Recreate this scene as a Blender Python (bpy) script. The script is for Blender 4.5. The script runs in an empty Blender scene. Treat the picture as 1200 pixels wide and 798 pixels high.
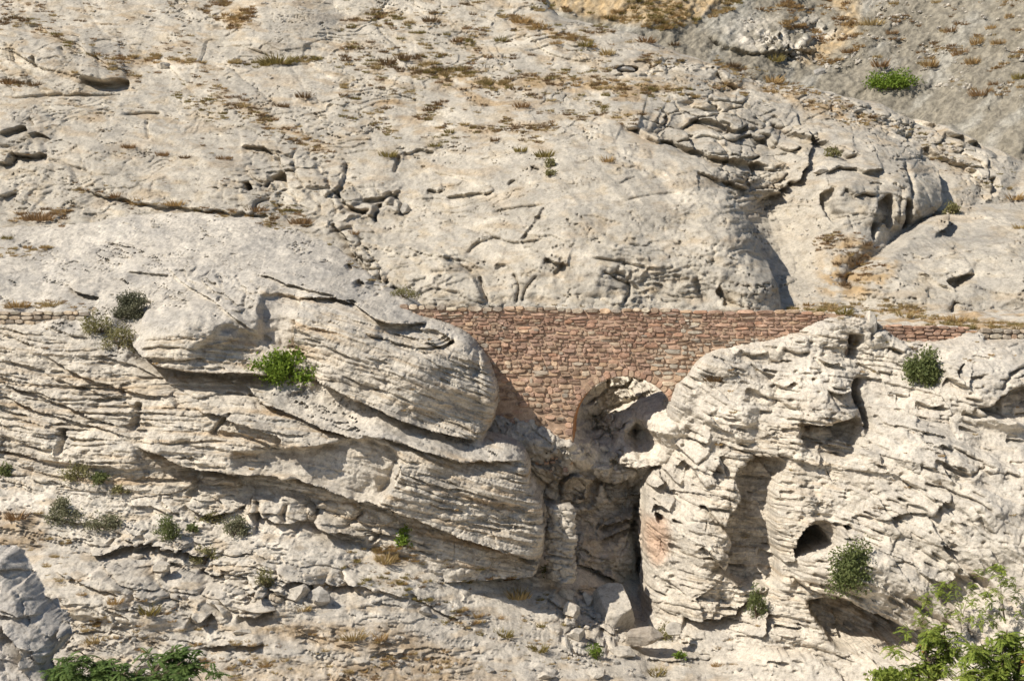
import bpy, bmesh, math, random
import numpy as np
from mathutils import Vector, Matrix, Euler
random.seed(7)
SC = bpy.context.scene
COL = SC.collection
R = math.radians

# ------------------------------------------------------------------ camera
F = 1800.0            # focal length in pixels of the 1200 px wide photograph
CAMY, CAMZ, HOR = -60.0, 1.2, 330.0
cd = bpy.data.cameras.new('camera')
cam = bpy.data.objects.new('camera', cd)
COL.objects.link(cam)
cam.location = (0, CAMY, CAMZ)
cam.rotation_euler = (R(90), 0, 0)
cd.sensor_width = 36.0
cd.lens = F / 1200 * 36
cd.shift_y = (HOR - 399.0) / 1200
cd.clip_end = 2000
SC.camera = cam

# ------------------------------------------------------------------ light
SUN = Vector((-0.60, -0.36, 0.70)).normalized()      # towards the sun
sun_el = math.asin(SUN.z)
sun_az = math.atan2(SUN.x, SUN.y)
w = bpy.data.worlds.new('World')
SC.world = w
w.use_nodes = True
nt = w.node_tree
sky = nt.nodes.new('ShaderNodeTexSky')
sky.sky_type = 'NISHITA'
sky.sun_disc = False
sky.sun_elevation = sun_el
sky.sun_rotation = sun_az
sky.altitude = 1500
nt.links.new(sky.outputs[0], nt.nodes['Background'].inputs[0])
nt.nodes['Background'].inputs[1].default_value = 0.085
sl = bpy.data.lights.new('sun', 'SUN')
sl.energy = 4.6
sl.angle = R(0.5)
sl.color = (1.0, 0.945, 0.86)
so = bpy.data.objects.new('sun', sl)
so.rotation_euler = (-SUN).to_track_quat('-Z', 'Y').to_euler()
so.location = (-40, -40, 60)
COL.objects.link(so)
SC.view_settings.view_transform = 'Standard'
SC.view_settings.look = 'None'
SC.view_settings.exposure = 0.38
SC.view_settings.gamma = 1.0

# ------------------------------------------------------------------ planning helpers
def pt(px, py, d):
    """the world point seen at photograph pixel (px,py) at distance d"""
    return ((px - 600) * d / F, CAMY + d, CAMZ + (HOR - py) * d / F)

def tag(o, label=None, cat=None, group=None, kind=None):
    if label: o['label'] = label
    if cat: o['category'] = cat
    if group: o['group'] = group
    if kind: o['kind'] = kind
    return o

def empty(name, loc, rz=0):
    o = bpy.data.objects.new(name, None)
    o.location = loc
    o.rotation_euler = (0, 0, rz)
    o.empty_display_size = 0.2
    COL.objects.link(o)
    return o

# ------------------------------------------------------------------ noise
def hash3(ix, iy, iz, seed):
    h = (ix.astype(np.uint32) * np.uint32(0x9E3779B1)) ^ (iy.astype(np.uint32) * np.uint32(0x85EBCA77)) ^ \
        (iz.astype(np.uint32) * np.uint32(0xC2B2AE3D)) ^ np.uint32((seed * 0x27D4EB2F) & 0xFFFFFFFF)
    h ^= h >> np.uint32(15); h *= np.uint32(0x2C1B3C6D)
    h ^= h >> np.uint32(12); h *= np.uint32(0x297A2D39)
    h ^= h >> np.uint32(15)
    return h
def rnd(h):
    return (h & np.uint32(0xFFFF)).astype(np.float32) / 65535.0

def perlin2(x, y, seed=0):
    x = np.asarray(x, np.float32); y = np.asarray(y, np.float32)
    xi = np.floor(x).astype(np.int32); yi = np.floor(y).astype(np.int32)
    xf = x - xi; yf = y - yi
    u = xf * xf * xf * (xf * (xf * 6 - 15) + 10); v = yf * yf * yf * (yf * (yf * 6 - 15) + 10)
    z0 = np.zeros_like(xi)
    def g(dx, dy):
        a = rnd(hash3(xi + dx, yi + dy, z0, seed)) * np.float32(6.2831853)
        return np.cos(a) * (xf - dx) + np.sin(a) * (yf - dy)
    a = g(0, 0); b = g(1, 0); c = g(0, 1); d = g(1, 1)
    return ((a + u * (b - a)) * (1 - v) + (c + u * (d - c)) * v) * np.float32(1.5)

def fbm2(x, y, seed=0, octv=4, gain=0.5, lac=2.03):
    s = 0; a = 1.0; n = 0
    for i in range(octv):
        s = s + a * perlin2(x, y, seed + i * 17); n += a
        x = x * lac + 13.7; y = y * lac - 5.1; a *= gain
    return s / n * 1.3

def perlin3(x, y, z, seed=0):
    xi = np.floor(x).astype(np.int32); yi = np.floor(y).astype(np.int32); zi = np.floor(z).astype(np.int32)
    xf = (x - xi).astype(np.float32); yf = (y - yi).astype(np.float32); zf = (z - zi).astype(np.float32)
    u = xf * xf * (3 - 2 * xf); v = yf * yf * (3 - 2 * yf); t = zf * zf * (3 - 2 * zf)
    def g(a, b, c):
        h = hash3(xi + a, yi + b, zi + c, seed)
        gx = (h & np.uint32(1023)).astype(np.float32) / 511.5 - 1
        gy = ((h >> np.uint32(10)) & np.uint32(1023)).astype(np.float32) / 511.5 - 1
        gz = ((h >> np.uint32(20)) & np.uint32(1023)).astype(np.float32) / 511.5 - 1
        return gx * (xf - a) + gy * (yf - b) + gz * (zf - c)
    def l(a, b, t): return a + t * (b - a)
    return l(l(l(g(0,0,0), g(1,0,0), u), l(g(0,1,0), g(1,1,0), u), v),
             l(l(g(0,0,1), g(1,0,1), u), l(g(0,1,1), g(1,1,1), u), v), t)

def cells2(x, y, seed=0, jit=0.9):
    """F1, F2, cell id random, offset from the cell centre"""
    xi = np.floor(x).astype(np.int32); yi = np.floor(y).astype(np.int32)
    f1 = np.full(x.shape, 9.0, np.float32); f2 = f1.copy(); idr = np.zeros(x.shape, np.float32)
    ox = idr.copy(); oy = idr.copy(); z0 = np.zeros_like(xi)
    for dx in (-1, 0, 1):
        for dy in (-1, 0, 1):
            h = hash3(xi + dx, yi + dy, z0, seed)
            cx = xi + dx + 0.5 + (rnd(h) - 0.5) * jit
            cy = yi + dy + 0.5 + (rnd(h >> np.uint32(16)) - 0.5) * jit
            ex = x - cx; ey = y - cy
            d = np.sqrt(ex * ex + ey * ey)
            n = d < f1
            f2 = np.where(n, f1, np.minimum(f2, d))
            r_ = rnd(h * np.uint32(747796405) >> np.uint32(9))
            idr = np.where(n, r_, idr); ox = np.where(n, ex, ox); oy = np.where(n, ey, oy)
            f1 = np.where(n, d, f1)
    return f1, f2, idr, ox, oy

def sstep(a, b, x):
    t = np.clip((x - a) / (b - a), 0, 1)
    return t * t * (3 - 2 * t)

def rbf_fit(P, val, lam=1e-3):
    P = np.asarray(P, float); val = np.asarray(val, float)
    n = len(P)
    D = np.linalg.norm(P[:, None] - P[None], axis=2)
    K = D + np.eye(n) * lam                    # linear kernel would crease; use r^1.5
    K = np.power(D, 1.5) + np.eye(n) * lam
    A = np.zeros((n + 3, n + 3)); A[:n, :n] = K; A[:n, n] = 1; A[:n, n+1:] = P; A[n, :n] = 1; A[n+1:, :n] = P.T
    b = np.zeros(n + 3); b[:n] = val
    wv = np.linalg.solve(A, b)
    def ev(x, y):
        out = wv[n] + wv[n+1] * x + wv[n+2] * y
        for i in range(n):
            r2 = (x - P[i, 0]) ** 2 + (y - P[i, 1]) ** 2
            out = out + wv[i] * np.power(r2, 0.75)
        return out
    return ev

def poly_field(P, val):
    """smooth cubic field through traced bedding lines"""
    P = np.asarray(P, float); val = np.asarray(val, float)
    c, r = P.mean(0), np.abs(P - P.mean(0)).max(0)
    def basis(x, y):
        x = (x - c[0]) / r[0]; y = (y - c[1]) / r[1]
        return [1 + 0 * x, x, y, x * x, x * y, y * y, x ** 3, x * x * y, x ** 4]
    A = np.stack(basis(P[:, 0], P[:, 1]), 1)
    wv = np.linalg.lstsq(np.vstack([A, 0.3 * np.eye(A.shape[1])]), np.concatenate([val, np.zeros(A.shape[1])]), rcond=None)[0]
    return lambda x, y: sum(w_ * b_ for w_, b_ in zip(wv, basis(x, y)))

def upsample(c, k, ny, nx):
    """bilinear upsample of a coarse grid by factor k"""
    yy = np.arange(ny) / k; xx = np.arange(nx) / k
    y0 = np.minimum(yy.astype(int), c.shape[0] - 2); x0 = np.minimum(xx.astype(int), c.shape[1] - 2)
    fy = (yy - y0)[:, None]; fx = (xx - x0)[None]
    a = c[np.ix_(y0, x0)]; b = c[np.ix_(y0, x0 + 1)]; d = c[np.ix_(y0 + 1, x0)]; e = c[np.ix_(y0 + 1, x0 + 1)]
    return ((a * (1 - fx) + b * fx) * (1 - fy) + (d * (1 - fx) + e * fx) * fy).astype(np.float32)

def smooth_poly(pts, jit=0.0, seed=0, step=4.0):
    p = np.asarray(pts, float)
    if len(p) > 2:
        out = []
        q = np.vstack([2 * p[0] - p[1], p, 2 * p[-1] - p[-2]])
        for i in range(1, len(q) - 2):
            L = np.linalg.norm(q[i+1] - q[i]); m = max(2, int(L / step))
            for t in np.arange(m) / m:
                a, b, c, d = q[i-1], q[i], q[i+1], q[i+2]
                out.append(0.5 * (2*b + (c-a)*t + (2*a-5*b+4*c-d)*t*t + (3*b-a-3*c+d)*t**3))
        out.append(q[-2]); p = np.array(out)
    else:
        m = max(2, int(np.linalg.norm(p[1] - p[0]) / step))
        p = p[0] + (p[1] - p[0]) * (np.arange(m + 1) / m)[:, None]
    if jit:
        k = np.arange(len(p)) * 0.22
        p = p + jit * np.stack([fbm2(k, k * 0 + seed * 3.3, 5, 3), fbm2(k, k * 0 + seed * 3.3 + 50, 9, 3)], 1)
    return p

def poly_sd(U, V, p):
    """signed distance (positive above a left-to-right line) and 0..1 position along it"""
    best = np.full(U.shape, 1e9, np.float32); sg = np.zeros(U.shape, np.float32); tt = np.zeros(U.shape, np.float32)
    L = np.concatenate([[0], np.cumsum(np.linalg.norm(np.diff(p, axis=0), axis=1))])
    for i in range(len(p) - 1):
        dx, dy = p[i+1] - p[i]
        l2 = dx*dx + dy*dy + 1e-9
        ex = U - p[i, 0]; ey = V - p[i, 1]
        t = np.clip((ex * dx + ey * dy) / l2, 0, 1)
        qx = ex - t * dx; qy = ey - t * dy
        d = qx * qx + qy * qy
        n = d < best
        best = np.where(n, d, best)
        sg = np.where(n, -(dx * ey - dy * ex), sg)
        tt = np.where(n, (L[i] + t * math.sqrt(l2)) / L[-1], tt)
    return np.sqrt(best) * np.where(sg >= 0, 1, -1), tt

def in_poly(U, V, p):
    c = np.zeros(U.shape, bool)
    n = len(p)
    for i in range(n):
        x0, y0 = p[i]; x1, y1 = p[(i + 1) % n]
        if y0 == y1: continue
        c ^= ((V < y0) != (V < y1)) & (U < (x1 - x0) * (V - y0) / (y1 - y0) + x0)
    return c

_opn = [0]
class Sheet:
    """a rock face: a fine grid over (X,Z) whose depth Y is sculpted"""
    def __init__(s, x0, x1, z0, z1, step, ctrl, stepz=None):
        s.step = step
        s.xs = np.arange(x0, x1, step, dtype=np.float32); s.zs = np.arange(z0, z1, stepz or step, dtype=np.float32)
        s.X, s.Z = np.meshgrid(s.xs, s.zs)
        W = np.array([pt(*c) for c in ctrl])
        ev = rbf_fit(W[:, [0, 2]], W[:, 1])
        k = 8
        cx = s.xs[0] + np.arange(len(s.xs) // k + 2) * step * k
        cz = s.zs[0] + np.arange(len(s.zs) // k + 2) * (stepz or step) * k
        CX, CZ = np.meshgrid(cx, cz)
        s.Y = upsample(ev(CX, CZ), k, len(s.zs), len(s.xs))
        s.keep = np.ones(s.Y.shape, bool)
        s.col = None
        s.refresh()
    def refresh(s):
        d = s.Y - CAMY
        s.U = (600 + F * s.X / d).astype(np.float32); s.V = (HOR - F * (s.Z - CAMZ) / d).astype(np.float32)
    def box(s, p, m):
        p = np.asarray(p)
        u0, v0 = p.min(0) - m; u1, v1 = p.max(0) + m
        return np.nonzero((s.U > u0) & (s.U < u1) & (s.V > v0) & (s.V < v1))
    def line(s, pts, m, jit):
        _opn[0] += 1
        p = smooth_poly(pts, jit, _opn[0])
        ix = s.box(p, m)
        if len(ix[0]) == 0: return None
        sd, t = poly_sd(s.U[ix], s.V[ix], p)
        return ix, sd, t
    def ledge(s, pts, out=0.3, inn=0.3, wu=20, wd=12, jit=2.5, tap=0.12):
        wu *= getattr(s, 'wuk', 1.0); out *= getattr(s, 'outk', 1.0)
        r = s.line(pts, 3.2 * max(wu, wd), jit * getattr(s, 'jitk', 1.0))
        if r is None: return
        ix, sd, t = r
        tp = sstep(0, tap, t) * sstep(0, tap, 1 - t) if tap else 1.0
        up = -out * np.exp(-np.maximum(sd, 0) / wu); dn = inn * np.exp(np.minimum(sd, 0) / wd)
        m = 3.2 * max(wu, wd)
        fade = sstep(m, m * 0.6, np.abs(sd))
        tw = 1.2 + 1.1 * max(0, out + inn - 1.2)
        k = sstep(-tw, tw, sd)
        s.Y[ix] += tp * fade * (k * up + (1 - k) * dn)
    def crack(s, pts, depth=0.3, w=1.6, jit=1.5, tap=0.15):
        r = s.line(pts, w * 4, jit)
        if r is None: return
        ix, sd, t = r
        tp = sstep(0, tap, t) * sstep(0, tap, 1 - t)
        s.Y[ix] += depth * tp * np.exp(-(sd / w) ** 2)
    def bump(s, px, py, rx, ry, amp, rot=0, p=2.0):
        c, n = math.cos(R(rot)), math.sin(R(rot))
        ex = (s.U - px) * c + (s.V - py) * n; ey = -(s.U - px) * n + (s.V - py) * c
        r = np.sqrt((ex / rx) ** 2 + (ey / ry) ** 2)
        s.Y -= amp * np.where(r < 1, (1 - np.minimum(r, 1) ** p) ** 1.5, 0).astype(np.float32)
    def pit(s, poly, depth, edge=4, jit=2.0, slope=(0, 0)):
        """recess inside an outline; slope makes it shallower towards +u / +v"""
        _opn[0] += 1
        p = smooth_poly(list(poly) + [poly[0]], jit, _opn[0])
        ix = s.box(p, edge * 2 + 2)
        if len(ix[0]) == 0: return
        U, V = s.U[ix], s.V[ix]
        sd, _ = poly_sd(U, V, p)
        ins = in_poly(U, V, p)
        a = np.where(ins, sstep(0, edge, np.abs(sd)), 0)
        c = p.mean(0); ext = (p.max(0) - p.min(0)) / 2
        g = 1 - slope[0] * (U - c[0]) / ext[0] - slope[1] * (V - c[1]) / ext[1]
        s.Y[ix] += depth * a * np.clip(g, 0, 3)
    def mask(s, poly, edge=15, jit=0):
        p = smooth_poly(list(poly) + [poly[0]], jit, 3, 12)
        m = np.zeros(s.Y.shape, np.float32)
        ix = s.box(p, 2)
        if len(ix[0]) == 0: return m
        sd, _ = poly_sd(s.U[ix], s.V[ix], p)
        m[ix] = np.where(in_poly(s.U[ix], s.V[ix], p), sstep(0, edge, np.abs(sd)), 0)
        return m
    def blocks(s, poly, cw, ch, depth=0.35, gap=0.10, rot=0, seed=1, tilt=0.3, edge=12, gapd=0.3):
        m = s.mask(poly, edge)
        ix = np.nonzero(m > 0.01)
        if len(ix[0]) == 0: return
        U, V = s.U[ix], s.V[ix]
        c, n = math.cos(R(rot)), math.sin(R(rot))
        wx = 0.35 * fbm2(U / cw * 0.9, V / ch * 0.9, seed + 5, 3); wy = 0.35 * fbm2(U / cw * 0.9, V / ch * 0.9, seed + 8, 3)
        x = (U * c + V * n) / cw + wx; y = (-U * n + V * c) / ch + wy
        f1, f2, idr, ox, oy = cells2(x, y, seed)
        e = f2 - f1
        rr = (idr * 7.31) % 1.0
        off = -depth * (idr - 0.4) + tilt * depth * 2 * ((rr - .5) * ox + (0.4 + 0.6 * idr) * oy)
        off = off * sstep(0, 0.25, e) + gapd * np.exp(-(e / gap) ** 2)
        s.Y[ix] += m[ix] * off
    def strata(s, S, amp, thick, seed, mod=None, notch=0.5, warp=4.0):
        """stacked beds: each bed stands out by its own amount and is undercut at its foot"""
        Sw = S + warp * fbm2(s.U / 70, s.V / 40, seed, 3) + 0.25 * warp * fbm2(s.U / 14, s.V / 9, seed + 3, 2)
        rg = np.random.RandomState(seed)
        lo, hi = float(Sw.min()) - 5, float(Sw.max()) + 5
        edges = [lo]
        while edges[-1] < hi: edges.append(edges[-1] + thick * (0.35 + 1.5 * rg.rand() ** 1.6))
        edges = np.array(edges); pr = rg.rand(len(edges) + 1)
        i = np.searchsorted(edges, Sw) - 1
        i = np.clip(i, 0, len(edges) - 2)
        f = (Sw - edges[i]) / (edges[i + 1] - edges[i])          # 0 top .. 1 foot of the bed
        lat = 0.5 + 0.9 * perlin2(s.U / 90 + pr[i] * 40, s.V / 200 + i * 3.1, seed + 1)
        lat = np.clip(lat, 0.05, 1.2)
        prof = pr[i] * 0.9 + notch * (sstep(0, 0.35, f) * 0.55 + 0.45 * f - sstep(0.80, 1.0, f) * 1.0)
        dy = -amp * (prof - 0.5) * lat
        s.Y += (dy * (1.0 if mod is None else mod)).astype(np.float32)
        return f, pr[i]
    def roll(s, poly, Rm, wpx, jit=3, back=0.4):
        """keep the inside of an outline and turn its rim backwards"""
        p = smooth_poly(list(poly) + [poly[0]], jit, 11, 6)
        sd, _ = poly_sd(s.U, s.V, p)
        ins = in_poly(s.U, s.V, p)
        q = np.where(ins, np.abs(sd), -np.abs(sd))
        t = np.clip(1 - q / wpx, 0, 1)
        s.Y += (Rm * (1 - np.sqrt(np.maximum(1 - t * t, 0.0)))).astype(np.float32)
        s.Y += np.where(q < 0, np.minimum(-q * 0.9, back), 0).astype(np.float32)
        s.keep &= q > -4
    def facets(s, S, cw, ch, amp, seed, mask=None, tilt=0.8, joint=0.5):
        """broken faces between the bedding planes and upright joints"""
        x = s.U / cw + 0.30 * fbm2(s.U / cw / 1.5, s.V / cw / 1.5, seed + 5, 2); y = S / ch + 0.22 * fbm2(s.U / cw * 1.3, s.V / ch * .8, seed + 6, 2)
        f1, f2, idr, ox, oy = cells2(x, y, seed, 0.8)
        rr = (idr * 7.31) % 1.0; r3 = (idr * 13.7) % 1.0
        off = -amp * (idr - 0.5) + tilt * amp * 1.6 * ((rr - .5) * ox + (r3 - .35) * oy)
        off = off + amp * joint * np.exp(-((f2 - f1) / 0.05) ** 2)
        s.Y += (off * (1.0 if mask is None else mask)).astype(np.float32)
    def slots(s, S, T, depth, seed, mask=None, w=0.9, dens=0.0, lx=34, warp=5.0):
        """dark gaps that open here and there between two beds"""
        Sw = S + warp * fbm2(s.U / 60, s.V / 36, seed, 3)
        f = Sw / T + 0.35 * perlin2(np.floor(Sw / T) * 3.7, s.U / 120, seed + 4)
        i = np.floor(f); e = (f - i - 0.5) * T
        m = sstep(dens, dens + 0.25, perlin2(s.U / lx + i * 7.3, i * 1.7 + s.V / 300, seed + 2))
        g = np.where(e > 0, np.exp(-(e / (2.6 * w)) ** 2), np.exp(-(e / w) ** 2))      # sharp roof, softer floor
        s.Y += (depth * m * g * (1.0 if mask is None else mask)).astype(np.float32)
    def normals(s):
        gy = np.gradient(s.Y, s.zs, axis=0); gx = np.gradient(s.Y, s.xs, axis=1)
        n = np.stack([gx, -np.ones_like(gx), gy], -1)
        return n / np.linalg.norm(n, axis=-1, keepdims=True)
    def hit(s, px, py, d0=38.0, d1=150.0):
        ds = np.arange(d0, d1, 0.04)
        X = (px - 600) * ds / F; Z = CAMZ + (HOR - py) * ds / F
        i = np.round((X - s.xs[0]) / (s.xs[1] - s.xs[0])).astype(int); j = np.round((Z - s.zs[0]) / (s.zs[1] - s.zs[0])).astype(int)
        ok = (i >= 0) & (j >= 0) & (i < len(s.xs)) & (j < len(s.zs))
        i = np.clip(i, 0, len(s.xs) - 1); j = np.clip(j, 0, len(s.zs) - 1)
        beh = ok & s.keep[j, i] & (CAMY + ds >= s.Y[j, i]) & (CAMY + ds < s.Y[j, i] + 1.0)
        k = np.argmax(beh)
        return ds[k] if beh[k] else None
    def rough(s, amps, seed=0):
        """rough relief along the surface normal from 3D noise: [(wavelength m, amplitude m)]"""
        N = s.normals()
        P = np.stack([s.X, s.Y, s.Z], -1)
        h = np.zeros(s.Y.shape, np.float32)
        for k, (wl, a) in enumerate(amps):
            n = perlin3(P[..., 0] / wl, P[..., 1] / wl, P[..., 2] / wl, seed + k * 7)
            if wl < 0.6: n = (np.abs(n) - 0.22) * 2.2 if k % 2 else (0.22 - np.abs(n)) * 2.2      # creased, not rounded
            h += a * n
        s.P = (P + N * h[..., None]).astype(np.float32)
    def build(s, name, mat):
        if not hasattr(s, 'P'): s.P = np.stack([s.X, s.Y, s.Z], -1).astype(np.float32)
        s.keep &= (s.U > -170) & (s.U < 1370) & (s.V > -60) & (s.V < 850)
        ny, nx = s.Y.shape
        idx = np.arange(ny * nx).reshape(ny, nx)
        q = np.stack([idx[:-1, :-1], idx[:-1, 1:], idx[1:, 1:], idx[1:, :-1]], -1).reshape(-1, 4)
        kp = s.keep.ravel()
        q = q[kp[q].all(1)]
        used = np.zeros(ny * nx, bool); used[q.ravel()] = True
        remap = np.cumsum(used) - 1
        q = remap[q].astype(np.int32)
        co = s.P.reshape(-1, 3)[used]
        me = bpy.data.meshes.new(name)
        me.vertices.add(len(co)); me.vertices.foreach_set('co', co.ravel())
        me.loops.add(q.size); me.loops.foreach_set('vertex_index', q.ravel())
        me.polygons.add(len(q)); me.polygons.foreach_set('loop_start', np.arange(0, q.size, 4, dtype=np.int32))
        me.update(calc_edges=True)
        me.polygons.foreach_set('use_smooth', np.ones(len(q), bool))
        if s.col is not None:
            at = me.color_attributes.new('tint', 'FLOAT_COLOR', 'POINT')
            c = np.zeros((len(co), 4), np.float32); c[:, :3] = s.col.reshape(-1, 3)[used]
            if hasattr(s, 'bed'):
                c[:, 3] = s.face.ravel()[used]
            at.data.foreach_set('color', c.ravel())
            if hasattr(s, 'bed'):
                ba = me.attributes.new('bed', 'FLOAT', 'POINT'); ba.data.foreach_set('value', (s.bed / 30.0).astype(np.float32).ravel()[used])
        me.materials.append(mat)
        o = bpy.data.objects.new(name, me)
        COL.objects.link(o)
        return o

# ------------------------------------------------------------------ materials
def new_mat(name):
    m = bpy.data.materials.new(name); m.use_nodes = True
    n = m.node_tree.nodes; b = n['Principled BSDF']
    b.inputs['Roughness'].default_value = 0.95
    b.inputs['Specular IOR Level'].default_value = 0.12
    return m, m.node_tree, b

def node(nt, t, **kw):
    n = nt.nodes.new(t)
    for k, v in kw.items():
        if k in n.inputs.keys(): n.inputs[k].default_value = v
        else: setattr(n, k, v)
    return n

def ramp(nt, fac, stops):
    r = nt.nodes.new('ShaderNodeValToRGB')
    el = r.color_ramp.elements
    while len(el) < len(stops): el.new(0.5)
    for e, (p, c) in zip(el, stops):
        e.position = p; e.color = c if len(c) == 4 else (*c, 1)
    nt.links.new(fac, r.inputs[0])
    return r.outputs[0]

def mul(nt, a, b, fac=1.0, mode='MULTIPLY'):
    m = nt.nodes.new('ShaderNodeMix'); m.data_type = 'RGBA'; m.blend_type = mode
    m.inputs[0].default_value = fac
    nt.links.new(a, m.inputs[6]); nt.links.new(b, m.inputs[7])
    return m.outputs[2]

def rock_material(name='rock', bump=0.68, speck=0.75, fine=1.0):
    m, nt, b = new_mat(name)
    L_ = nt.links.new
    at = node(nt, 'ShaderNodeAttribute', attribute_name='tint')
    bd = node(nt, 'ShaderNodeAttribute', attribute_name='bed')
    tc = nt.nodes.new('ShaderNodeTexCoord')
    P = tc.outputs['Object']
    def noise(sc, det, ro, vec=P):
        n = node(nt, 'ShaderNodeTexNoise', Scale=sc, Detail=det, Roughness=ro); L_(vec, n.inputs['Vector']); return n.outputs['Fac']
    def math_(op, a, b_):
        n = nt.nodes.new('ShaderNodeMath'); n.operation = op
        for i, v in enumerate((a, b_)):
            if isinstance(v, (int, float)): n.inputs[i].default_value = v
            else: L_(v, n.inputs[i])
        return n.outputs[0]
    n1 = noise(1.5, 10.0, 0.70); n2 = noise(6.5, 6.0, 0.75); n3 = noise(3.6, 7.0, 0.80); n4 = noise(17.0, 4.0, 0.7)
    # fine bedding, carried by the bed height stored on the mesh
    sx = nt.nodes.new('ShaderNodeSeparateXYZ'); L_(P, sx.inputs[0])
    cx = nt.nodes.new('ShaderNodeCombineXYZ')
    L_(math_('MULTIPLY', sx.outputs[0], 0.5), cx.inputs[0]); L_(math_('MULTIPLY', bd.outputs['Fac'], 7.5), cx.inputs[1]); L_(math_('MULTIPLY', sx.outputs[1], 0.25), cx.inputs[2])
    nb = noise(1.6, 5.0, 0.65, cx.outputs[0])
    face = at.outputs['Alpha']
    c = mul(nt, at.outputs['Color'], ramp(nt, n1, [(0.28, (.66, .65, .64)), (0.5, (1, 1, 1)), (0.72, (1.20, 1.19, 1.17))]))
    c = mul(nt, c, ramp(nt, n2, [(0.30, (.50, .49, .47)), (0.46, (1, 1, 1)), (0.70, (1.26, 1.26, 1.26))]), 0.9)
    c = mul(nt, c, ramp(nt, n4, [(0.3, (.72, .71, .70)), (0.5, (1, 1, 1)), (0.7, (1.15, 1.15, 1.15))]), 0.8)
    c = mul(nt, c, ramp(nt, n3, [(0.29, (.36, .34, .31)), (0.37, (1, 1, 1))]), speck)
    bandc = ramp(nt, nb, [(0.30, (.66, .58, .47)), (0.46, (1, 1, 1)), (0.70, (1.14, 1.13, 1.10))])
    mb = nt.nodes.new('ShaderNodeMix'); mb.data_type = 'RGBA'; mb.blend_type = 'MULTIPLY'
    L_(face, mb.inputs[0]); L_(c, mb.inputs[6]); L_(bandc, mb.inputs[7])
    L_(mb.outputs[2], b.inputs['Base Color'])
    h = math_('ADD', math_('ADD', n3, math_('MULTIPLY', n2, 0.55)), math_('MULTIPLY', n4, 0.22))
    h = math_('ADD', h, math_('MULTIPLY', math_('MULTIPLY', nb, face), 1.3))
    bp = node(nt, 'ShaderNodeBump', Strength=bump, Distance=0.10)
    L_(h, bp.inputs['Height']); L_(bp.outputs[0], b.inputs['Normal'])
    return m
ROCK = rock_material()

CREAM = np.array([0.530, 0.472, 0.386], np.float32)
GREY = np.array([0.395, 0.362, 0.312], np.float32)
WHITE = np.array([0.640, 0.575, 0.475], np.float32)
WARM = np.array([0.470, 0.365, 0.240], np.float32)
OCHRE = np.array([0.450, 0.300, 0.160], np.float32)
SOIL = np.array([0.345, 0.250, 0.150], np.float32)
BROWN = np.array([0.300, 0.200, 0.110], np.float32)

def mixc(c, col, f):
    f = np.clip(f, 0, 1)[..., None]
    return c * (1 - f) + col * f

# ================================================================== HILLSIDE
def ctrl_hill():
    c = []
    prof = [(-60, 108), (0, 100), (50, 93.5), (100, 87.5), (150, 82), (200, 77.5), (250, 73), (300, 69), (362, 65.5), (480, 64), (560, 63)]
    for px in (-80, 120, 320, 520):
        for py, d in prof: c.append((px, py, d))
    # the smooth dome over the bridge
    for px, py, d in [(680, 0, 100), (680, 50, 93), (680, 100, 87), (680, 150, 79.5), (680, 200, 73), (680, 260, 69), (680, 320, 66.3), (680, 362, 65.2), (680, 480, 64.5),
                      (800, 30, 99), (800, 60, 93.5), (800, 100, 88), (800, 150, 81), (800, 200, 73), (800, 260, 69), (800, 320, 66), (800, 362, 65), (800, 480, 64.5),
                      (880, 60, 98), (880, 100, 92), (880, 140, 86), (880, 200, 78), (850, 240, 69.5), (866, 280, 67.6), (884, 320, 65.8), (895, 355, 64.6), (902, 245, 77.6), (920, 275, 74.8), (936, 320, 70.6), (936, 362, 66.2),
                      (960, 90, 97), (960, 130, 90), (960, 170, 84), (960, 215, 77), (965, 250, 74.5), (965, 285, 72), (975, 330, 68.4), (970, 362, 66.2), (960, 480, 65),
                      (1060, 110, 98), (1060, 160, 89), (1060, 210, 81), (1060, 250, 76), (1060, 300, 72), (1060, 362, 67), (1060, 480, 66),
                      (1180, 150, 96), (1180, 200, 88), (1180, 240, 82), (1180, 300, 74), (1180, 375, 67), (1180, 480, 65.5),
                      (1280, 190, 96), (1280, 260, 84), (1280, 375, 67), (1280, 480, 65.5)]:
        c.append((px, py, d))
    return c
hill = Sheet(-40.0, 40.5, -1.2, 20.2, 0.056, ctrl_hill())
H = hill
H.wuk, H.outk, H.jitk = 2.0, 0.75, 1.7
PX = lambda s: s.U
# ---- large forms
H.bump(700, 290, 260, 190, 1.2, 10)
H.bump(150, 190, 330, 60, 1.0, 8)
H.bump(330, 25, 75, 40, 1.2, 0, 4)
H.bump(60, 65, 100, 45, 1.4, 18, 3)
H.bump(500, 330, 95, 55, 1.0, 15, 3)
H.refresh()
# smooth sheet joints: thin slabs lifted along contour lines of a slow noise field
q = fbm2(H.U / 150 + 3, H.V / 55 + 0.002 * H.U, 21, 4) * 5.0
fr = q - np.floor(q)
lay = np.floor(q) + sstep(0.0, 0.10, fr)
mslab = sstep(-0.15, 0.25, fbm2(H.U / 120, H.V / 70, 33, 3))
H.Y += (0.22 * (lay - q) * mslab).astype(np.float32)
H.Y += (0.45 * fbm2(H.U / 75, H.V / 40, 41, 4)).astype(np.float32)
H.refresh()
# ---- dome: right flank, channel to its right
H.ledge([(918, 372), (914, 345), (903, 310), (885, 270), (862, 228), (835, 200), (790, 168), (735, 148)], 0.45, 2.8, 20, 20, 2.5, 0.15)
H.ledge([(882, 242), (905, 228), (935, 212), (948, 185), (942, 150), (925, 120)], 0.4, 0.9, 24, 20, 5, .25)
H.ledge([(1078, 282), (1098, 270), (1108, 240), (1102, 205), (1080, 175), (1040, 150)], 0.8, 1.6, 24, 26, 2, .2)
H.refresh()
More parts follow.
